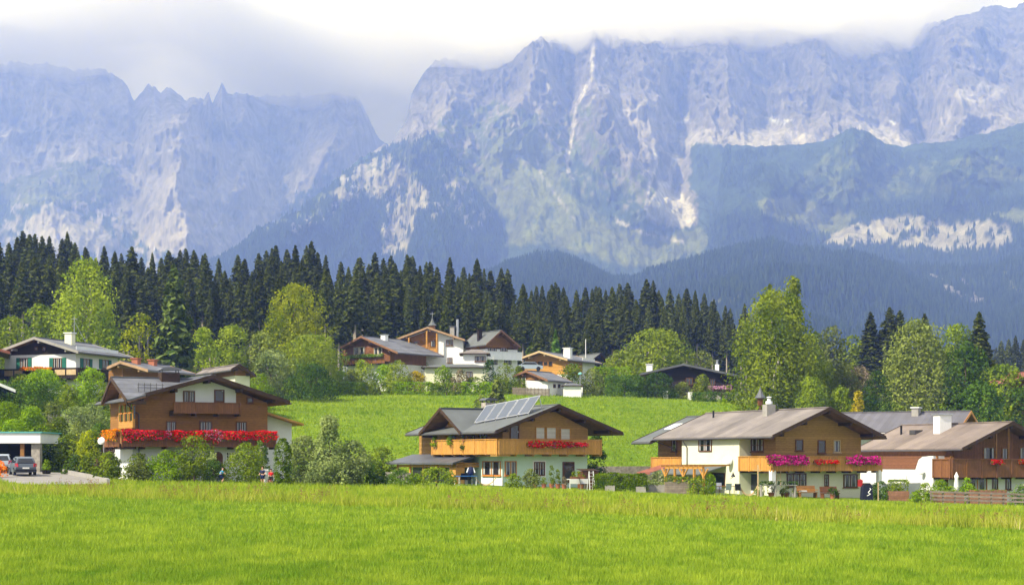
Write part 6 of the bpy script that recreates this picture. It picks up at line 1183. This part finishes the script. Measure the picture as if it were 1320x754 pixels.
for px, tp, k, l in ((1122, 402, 1, 'dark spruce nearest to the big birch'), (1147, 396, 4, 'broad dark spruce just before the olive birch'), (1160, 400, 8, 'slim dark spruce touching the olive birch'), (1192, 404, 6, 'spruce tip showing over the olive birch'), (1135, 425, 0, 'lower dark spruce between two taller ones')): spruce(px, 300, tp, k, l, 'single spruces at the village edge', 1.75)
for i, (px, tp, wd, lm) in enumerate([(1050, 428, 40, 'mid'), (1072, 420, 46, 'olive'), (1098, 432, 44, 'mid'), (1112, 440, 40, 'birch')]): tree('broadleaf_tree', ['mid green tree just behind the shoulder of the big birch', 'olive crowned tree in the gap between big birch and spruces', 'darker small tree in the gap before the spruces', 'pale tree at the foot of the first single spruce'][i], px, 310, wd, tp, 480, lm, 'round', .6, 3.4, 16, .03)
k0 = 0
for px in np.arange(1030, 1345, 8.5):                    # far forest behind
    spruce(px+rs.uniform(-4, 4), 520+rs.uniform(-50, 60), np.interp(px, [1030, 1100, 1200, 1260, 1345], [430, 448, 440, 432, 440])+rs.uniform(-8, 14), rs.choice([0, 1, 4, 8, 6]), 'small far spruce in the distant forest strip behind the village trees', 'far spruce strip', 1.35)
for px in np.arange(1010, 1345, 15):
    spruce(px+rs.uniform(-5, 5), 440+rs.uniform(-30, 30), np.interp(px, [1030, 1100, 1200, 1260, 1345], [440, 462, 452, 450, 452])+rs.uniform(-6, 16), rs.choice([0, 1, 4, 8, 6]), 'small far spruce in the distant forest strip behind the village trees', 'far spruce strip', 1.5)
MT = 'thicket between the big birch and the olive birch'
for i, (a, b, tp, Y, lm, l) in enumerate([(1028, 1068, 488, 195, 'mid', 'bright green shrub right at the foot of the big birch'), (1040, 1085, 466, 212, 'birch', 'tall pale shrub leaning on the big birch'), (1072, 1110, 470, 210, 'olive', 'olive shrub in the middle of the thicket'), (1086, 1128, 474, 214, 'pinkish', 'shrub with pinkish plumes on top'), (1112, 1150, 480, 206, 'dark', 'dark green shrub at the foot of the olive birch'), (1096, 1116, 506, 190, 'gold', 'small yellow ornamental tree on the grass behind the cream house'), (1068, 1098, 500, 196, 'mid', 'low green shrub before the thicket')]): bush(l, a, b, tp, Y, lm, 'shrub' if lm != 'gold' else 'ornamental_tree', ls=.24, lobes=18, group=MT if lm != 'gold' else None)
bush('small bright sapling rising behind the tan roof ridge', 928, 938, 513, 165, 'lime', 'sapling', 'round', .18, 2, 6)
# slope above the drive
SV = 'shrubs on the bank above the drive'
for i, (a, b, tp, Y, lm, l) in enumerate([
    (-10, 64, 496, 168, 'dark', 'long dark clipped hedge under the shuttered house'), (32, 80, 478, 184, 'lime', 'light green shrub below the orange balcony flowers'), (96, 138, 476, 182, 'lime', 'light green bush at the corner of the shuttered house'), (70, 104, 498, 178, 'mid', 'shrub below the door of the shuttered house'), (120, 142, 505, 165, 'mid', 'green bush between shuttered house and timber bay window'), (8, 50, 484, 186, 'mid', 'rounded bush touching the balcony of the shuttered house'),
    (-12, 32, 520, 155, 'lime', 'bright large-leaved shrub at the picture edge over the carport'), (20, 62, 526, 150, 'lime', 'bright large-leaved shrub in the middle over the carport'), (50, 88, 522, 152, 'olive', 'olive shrub at the end of the carport roof'),
    (72, 122, 526, 147, 'grey', 'silvery willow shrub on the bank under the boulder wall'), (100, 142, 522, 148, 'grey', 'silvery shrub next to the timber house bay'), (55, 88, 556, 143, 'dark', 'dark shrub behind the potted yellow conifer'), (72, 106, 560, 140, 'mid', 'mid green shrub above the drive wall'), (98, 132, 556, 137, 'yellow', 'yellowish shrub between drive wall and satellite dish'), (128, 152, 574, 130, 'purple', 'purple leaved shrub under the satellite dish'), (104, 130, 584, 132, 'mid', 'leafy shrub at the lower end of the drive wall'), (84, 110, 588, 135, 'bloom', 'low shrub with pale flowers along the drive wall'), (124, 156, 584, 122.6, 'mid', 'rounded shrub in front of the purple one')]):
    bush(l, a, b, tp, Y, lm, 'shrub' if i else 'hedge', 'bush' if i else 'box', .19 if Y < 160 else .22, 3.3, 18, cat='shrub' if i else 'hedge', group=SV if i else None)
for i, (a, b, tp, Y, lm, l) in enumerate([(60, 96, 540, 146, 'mid', 'broad shrub on the bank above the carport pillar'), (84, 118, 545, 141, 'olive', 'olive shrub filling the bank behind the drive wall'), (110, 146, 548, 138, 'dark', 'dark shrub between the bank and the satellite dish'), (-10, 40, 542, 145, 'lime', 'bright foliage directly over the turquoise carport edge'), (40, 72, 505, 172, 'olive', 'shrub at the end of the long dark hedge'), (140, 160, 590, 129, 'dark', 'dark shrub at the shaded corner of the timber house')]): bush(l, a, b, tp, Y, lm, ls=.2, lobes=18, group=SV)
# front gardens
FA = 'shrubs in front of the timber house'
for i, (a, b, tp, Y, lm, l) in enumerate([(160, 196, 586, 122.5, 'mid', 'rounded green shrub under the drainpipe corner'), (192, 236, 582, 122, 'lime', 'broad yellow-green shrub before the white ground floor'), (262, 290, 594, 123, 'dark', 'dark shrub between apple tree and arched door'), (292, 342, 572, 121.5, 'mid', 'big drooping shrub between the cyclist and the red-shirted child'), (326, 346, 570, 124.8, 'bloom', 'pale shrub with light flowers before the white annexe'), (166, 190, 592, 121, 'olive', 'low olive shrub nearest to the drive end'), (222, 252, 588, 123.5, 'mid', 'green shrub between yellow-green shrub and apple tree'), (262, 284, 585, 124.4, 'grey', 'tall greyish shrub beside the arched door'), (236, 268, 598, 123, 'mid', 'low shrub at the foot of the apple tree')]): bush(l, a, b, tp, Y, lm, ls=.16, lobes=20, group=FA)
tree('apple_tree', 'small apple tree with a visible trunk before the red geraniums', 250, 120.5, 46, 561, 618, 'mid', 'round', .17, 3.0, 22, .18, trunk_r=.09)
tree('thuja', 'narrow dark green columnar thuja beside the red-shirted child', 364.5, 117.5, 24, 565, 627, 'thuja', 'column', .13, 7.5, 34, .01); 
tree('willow_tree', 'large grey-green willow tree in the middle garden', 424, 121, 74, 536, 627, 'grey', 'cone', .17, 4.6, 60, .03, seed=81); tree('willow_tree', 'lower grey-green tree merging with the thuja side of the willow', 392, 122, 46, 562, 627, 'grey', 'round', .17, 4, 26, .03); tree('willow_tree', 'lower grey-green tree on the meadow side of the willow', 456, 121.5, 44, 568, 627, 'grey', 'round', .17, 4, 24, .03, seed=83)
bush('dark undergrowth below the big willow tree', 372, 478, 598, 124, 'dark', 'undergrowth', 'box', .18, 3, 40, depth=2); bush('loose green shrub on the hill foot behind the willow', 474, 512, 578, 150, 'mid', ls=.2, lobes=16); bush('small round clipped box bush beside the willow', 481, 499, 607, 124, 'dark', 'box_bush', 'round', .12, 4, 12)
GB_ = 'garden plants before the solar panel house'
for i, (a, b, tp, Y, lm, l) in enumerate([(500, 530, 606, 128, 'bloom', 'low flower border at the end of the stone wall'), (522, 548, 612, 128.5, 'lime', 'light green perennials at the porch corner'), (540, 587, 604, 128, 'mid', 'wide spreading juniper in front of the timber porch'), (652, 672, 612, 130, 'mid', 'loose rose bush beside the thin dark post'), (674, 694, 606, 131, 'olive', 'tall thin shrub climbing towards the middle window')]): bush(l, a, b, tp, Y, lm, ls=.14, lobes=14, group=GB_)
bush('clipped rectangular hedge beside the white step ladder', 768, 831, 611, 133.2, 'thuja', 'hedge', 'box', .13, 5.2, 70, cat='hedge', depth=1.6); bush('dark shrub growing up at the end wall of the solar house', 757, 780, 560, 150, 'dark', ls=.18, lobes=18)
bush('pale shrub behind the grey raised bed', 836, 862, 608, 139, 'grey', ls=.14); bush('loose mixed plants at the foot of the pergola', 888, 912, 616, 132.2, 'mid', ls=.12)
conifer('dark_pine', 'two-lobed dark pine behind the chimney of the solar panel house', 641, 190, 488, 36, 'olive', .02, .4, .1, 80, 1.6, .6, 44); bush('dark shrub beside the chimney hood of the solar panel house', 612, 634, 510, 186, 'olive', ls=.22)
GD = 'garden plants of the brown and white house'
for i, (a, b, tp, Y, lm, l) in enumerate([(1122, 1148, 622, 136, 'dark', 'dark low hedge beside the black covered grill'), (1172, 1200, 634, 131.5, 'lime', 'low bright green plants at the start of the rail fence'), (1182, 1204, 624, 134, 'mid', 'bush before the white side wall corner'), (1200, 1226, 620, 134.6, 'lime', 'light shrub before the terrace windows'), (1238, 1256, 618, 134.6, 'lime', 'light green shrub just past the white parasol'), (1304, 1336, 626, 133, 'bloom', 'flowering shrub at the picture edge behind the fence')]): bush(l, a, b, tp, Y, lm, ls=.13, lobes=12, group=GD)

# ------------------------------------------------------------------ people and bicycles
def person(px, Y, label, joints, shirt, trous, scale=1.0, rz=0, zoff=0):
    c = G(px, Y); t = thing('person', label, 'person', (c.x, c.y, c.z+zoff), R(rz)); t.scale = (scale,)*3
    def skin(name, vs, es, rads, m, sub=1):
        me = bpy.data.meshes.new(name); me.from_pydata(vs, es, []); o = bpy.data.objects.new(name, me); C.objects.link(o); me.materials.append(M[m] if isinstance(m, str) else m); o.parent = t
        sk = o.modifiers.new('s', 'SKIN'); me.skin_vertices[0].data[0].use_root = True
        for i, r_ in enumerate(rads): me.skin_vertices[0].data[i].radius = (r_, r_)
        sb = o.modifiers.new('u', 'SUBSURF'); sb.levels = sb.render_levels = sub; return o
    J = joints; names = ['pelvis', 'chest', 'neck', 'head', 'top', 'shL', 'elL', 'haL', 'shR', 'elR', 'haR', 'hpL', 'knL', 'anL', 'toL', 'hpR', 'knR', 'anR', 'toR']
    ed = [(0,1),(1,2),(2,3),(3,4),(1,5),(5,6),(6,7),(1,8),(8,9),(9,10),(0,11),(11,12),(12,13),(13,14),(0,15),(15,16),(16,17),(17,18)]
    rd = [.14, .15, .055, .10, .075, .06, .045, .035, .06, .045, .035, .09, .06, .045, .04, .09, .06, .045, .04]
    skin('body', [J[n] for n in names], ed, rd, 'skin', 2)
    skin('shirt', [Vector(J['pelvis'])+Vector((0, 0, .06)), J['chest'], Vector(J['chest'])+Vector((0, 0, .12)), J['shL'], Vector(J['shL']).lerp(Vector(J['elL']), .8), J['shR'], Vector(J['shR']).lerp(Vector(J['elR']), .8)], [(0,1),(1,2),(2,3),(3,4),(2,5),(5,6)], [.165, .175, .12, .09, .07, .09, .07], shirt, 2)
    skin('trousers', [J['pelvis'], J['hpL'], Vector(J['hpL']).lerp(Vector(J['knL']), .9), J['hpR'], Vector(J['hpR']).lerp(Vector(J['knR']), .9)], [(0,1),(1,2),(0,3),(3,4)], [.165, .11, .085, .11, .085], trous, 2)
    h = Vector(J['head'])*.35+Vector(J['top'])*.65; skin('hair', [h, h+Vector((0, .05, -.05)), h+Vector((0, 0, .03))], [(0,1),(0,2)], [.108, .09, .07], 'hair', 2)
    f = Vector(J['head']); 
    for s_ in (-.035, .035): MB().lathe([(0, -.012), (.012, 0), (0, .012)], (f.x+s_, f.y-.1, f.z+.03), 6).build('eye', 'black', t)
    MB().lathe([(0, .03), (.015, 0), (0, -.005)], (f.x, f.y-.11, f.z), 6).build('nose', 'skin', t); MB().box(f.x-.025, f.y-.103, f.z-.045, f.x+.025, f.y-.095, f.z-.035).build('mouth', mat('lips', (.4, .1, .08), .6, .05, 4), t)
    return t
def bike(px, Y, label, frame, rz=0, sc_=1.0, wr=.32):
    c = G(px, Y); t = thing('bicycle', label, 'bicycle', c, R(rz)); t.scale = (sc_,)*3
    def tor(x):
        mb = MB(); n = 24; pts = [(x+wr*math.cos(2*math.pi*i/n), 0, wr+wr*math.sin(2*math.pi*i/n)) for i in range(n+1)]; mb.path(pts, .02, 5); w_ = mb.build('wheel', 'black', t); sb = MB()
        for k in range(8): a = k*math.pi/4; sb.tube((x, 0, wr), (x+wr*math.cos(a), 0, wr+wr*math.sin(a)), .004, .004, 3)
        sb.build('spokes', 'metal', w_)
    tor(-.5); tor(.5); m_ = MB(); m_.path([(-.5, 0, wr), (-.15, 0, .3), (-.22, 0, .75), (-.5, 0, wr)], .018, 6); m_.path([(-.15, 0, .3), (.35, 0, .72), (-.2, 0, .7)], .02, 6); m_.path([(.5, 0, wr), (.34, 0, .85)], .018, 6); m_.build('frame', frame, t)
    MB().path([(.34, -.25, .9), (.34, 0, .87), (.34, .25, .9)], .015, 6).build('handlebar', 'black', t); MB().box(-.34, -.06, .78, -.12, .06, .82).build('saddle', 'black', t); MB().tube((-.15, -.1, .3), (-.15, .1, .3), .03, .03, 6).build('pedals', 'black', t); return t
ride = dict(pelvis=(0, 0, .88), chest=(.12, 0, 1.16), neck=(.2, 0, 1.34), head=(.24, 0, 1.46), top=(.25, 0, 1.58), shL=(.15, .17, 1.26), elL=(.34, .2, 1.08), haL=(.52, .2, .98), shR=(.15, -.17, 1.26), elR=(.34, -.2, 1.08), haR=(.52, -.2, .98), hpL=(.02, .1, .84), knL=(.36, .1, .68), anL=(.12, .1, .36), toL=(.26, .1, .32), hpR=(.02, -.1, .84), knR=(.3, -.1, .52), anR=(.1, -.1, .2), toR=(.24, -.1, .16))
stand = dict(pelvis=(0, 0, .86), chest=(0, 0, 1.16), neck=(0, 0, 1.36), head=(0, -.02, 1.49), top=(0, 0, 1.62), shL=(-.18, 0, 1.28), elL=(-.26, -.05, 1.02), haL=(-.22, -.26, .88), shR=(.18, 0, 1.28), elR=(.26, -.05, 1.02), haR=(.22, -.26, .88), hpL=(-.1, 0, .82), knL=(-.11, -.03, .46), anL=(-.11, .02, .08), toL=(-.12, -.14, .03), hpR=(.1, 0, .82), knR=(.11, -.03, .46), anR=(.11, .02, .08), toR=(.12, -.14, .03))
person(284, 118.5, 'cyclist in a light blue shirt and dark shorts riding past the shrubs', ride, mat('shirt_blue', (.05, .35, .6), .8, .1, 5), mat('shorts_navy', (.01, .02, .08), .8, .1, 5), .78, 12)
bike(284, 118.5, 'bicycle ridden by the blue-shirted cyclist', mat('bike_dark', (.05, .05, .06), .4, .1, 5), 12, .82)
person(349.5, 118.6, 'child in a bright red shirt standing with a bicycle beside the thuja', stand, 'red', 'black', .72, 10)
bike(347.5, 118.2, 'small dark bicycle held by the child in the red shirt', mat('bike_red', (.4, .03, .03), .4, .1, 5), 60, .6)
person(338.5, 119.6, 'person in dark blue clothes standing partly behind the drooping shrub', stand, MATS['navy_cloth'], MATS['shorts_navy'], .82, -20)
t = thing('garden_board', 'upright grey-white board between the dark-clothed person and the red-shirted child', 'board', G(342.5, 119.9)); MB().box(-.16, -.03, 0, .2, .03, 1.15).build('panel', 'whitemetal', t); MB().bar((-.12, .05, -.1), (-.12, .05, .6), .05).build('leg', 'metal', t)
# ------------------------------------------------------------------ grass
def blades(name, n, ymin, ymax, h0, h1, w0, lm, seed, inside, label):
    r = np.random.default_rng(seed); u = r.random(n); y = 1/(1/ymin+(1/ymax-1/ymin)*u); x = (r.random(n)-.5)*1.10*1320/F*y*1.02; k = inside(x, y) & ~inpoly(x, y, DRIVE); x, y = x[k], y[k]; n = len(x)
    z = ground(x, y); cl = fbm(x*1.1, y*.6, 4, seed+30); h = r.uniform(h0, h1, n)*(.45+1.1*cl); wd = w0*(y/30)**.75*r.uniform(.6, 1.4, n); a = r.random(n)*6.28; ln = r.normal(size=(n, 2))*.35*h[:, None]
    V = np.stack([np.stack([x-np.cos(a)*wd, y-np.sin(a)*wd, z-.02], -1), np.stack([x+np.cos(a)*wd, y+np.sin(a)*wd, z-.02], -1), np.stack([x+ln[:, 0], y+ln[:, 1], z+h], -1)], 1).reshape(-1, 3)
    rn = np.clip(.40*r.random(n)+.55*(fbm(x*.25, y*.12, 4, seed+9)-.3)+.95*(fbm(x*1.6, y*.9, 3, seed+19)-.35), 0, 1); o = fast(name, V, LM[lm], quads=False, rnd=rn); o['kind'] = 'stuff'; o['label'] = label
LM['field'] = leafmat('blades_field', (.125, .235, .018), (.36, .445, .042), .35); LM['dry'] = leafmat('blades_dry', (.20, .27, .022), (.44, .44, .07), .35, (.55, .47, .24)); LM['flower'] = leafmat('dock_heads', (.20, .10, .05), (.34, .2, .1), .2)
blades('grass', 460000, 26, 92, .07, .21, .0125, 'field', 1, lambda x, y: y < strip_edge(x)+1, 'short bright green meadow grass')
LM['loose'] = leafmat('blades_loose', (.15, .25, .014), (.37, .43, .04), .35, (.45, .42, .16))
blades('tall_grass', 200000, 60, 124, .14, .36, .013, 'loose', 2, lambda x, y: y > strip_edge(x)+(fbm(x/3, y/3, 3, 3)-.5)*3, 'long yellow-green unmown grass before the gardens')
blades('edge_grass', 90000, 58, 100, .35, .75, .012, 'dry', 3, lambda x, y: (y > strip_edge(x)-.5) & (y < strip_edge(x)+5) & (fbm(x/2.2, y/2.2, 3, 6) > .42), 'tall yellowish grass and weeds along the edge of the mown field')
blades('hill_grass', 170000, 146, 262, .10, .30, .016, 'field', 5, lambda x, y: (y > 150), 'bright green grass of the hillside meadow behind the houses')
r = np.random.default_rng(8); n = 480; xx = r.uniform(-28, 25, n); cl = fbm(xx/2.5, xx*0, 3, 12); xx = xx[cl > .52]; yy = strip_edge(xx)+r.uniform(0, 9, len(xx)); k = len(xx); pts = np.stack([xx, yy, ground(xx, yy)], -1); pts = np.repeat(pts, 26, 0)
pts += np.stack([r.normal(size=len(pts))*.05, r.normal(size=len(pts))*.05, r.uniform(.35, .95, len(pts))*np.repeat(r.uniform(.5, 1, k), 26)], -1)
nr = r.normal(size=pts.shape); nr /= np.linalg.norm(nr, axis=1)[:, None]; o = fast('wild_dock_stems', quads(pts, nr, r.uniform(.03, .08, len(pts))), LM['flower'], rnd=r.random(len(pts))); o['kind'] = 'stuff'; o['label'] = 'reddish brown seed heads of wild dock along the field edge'
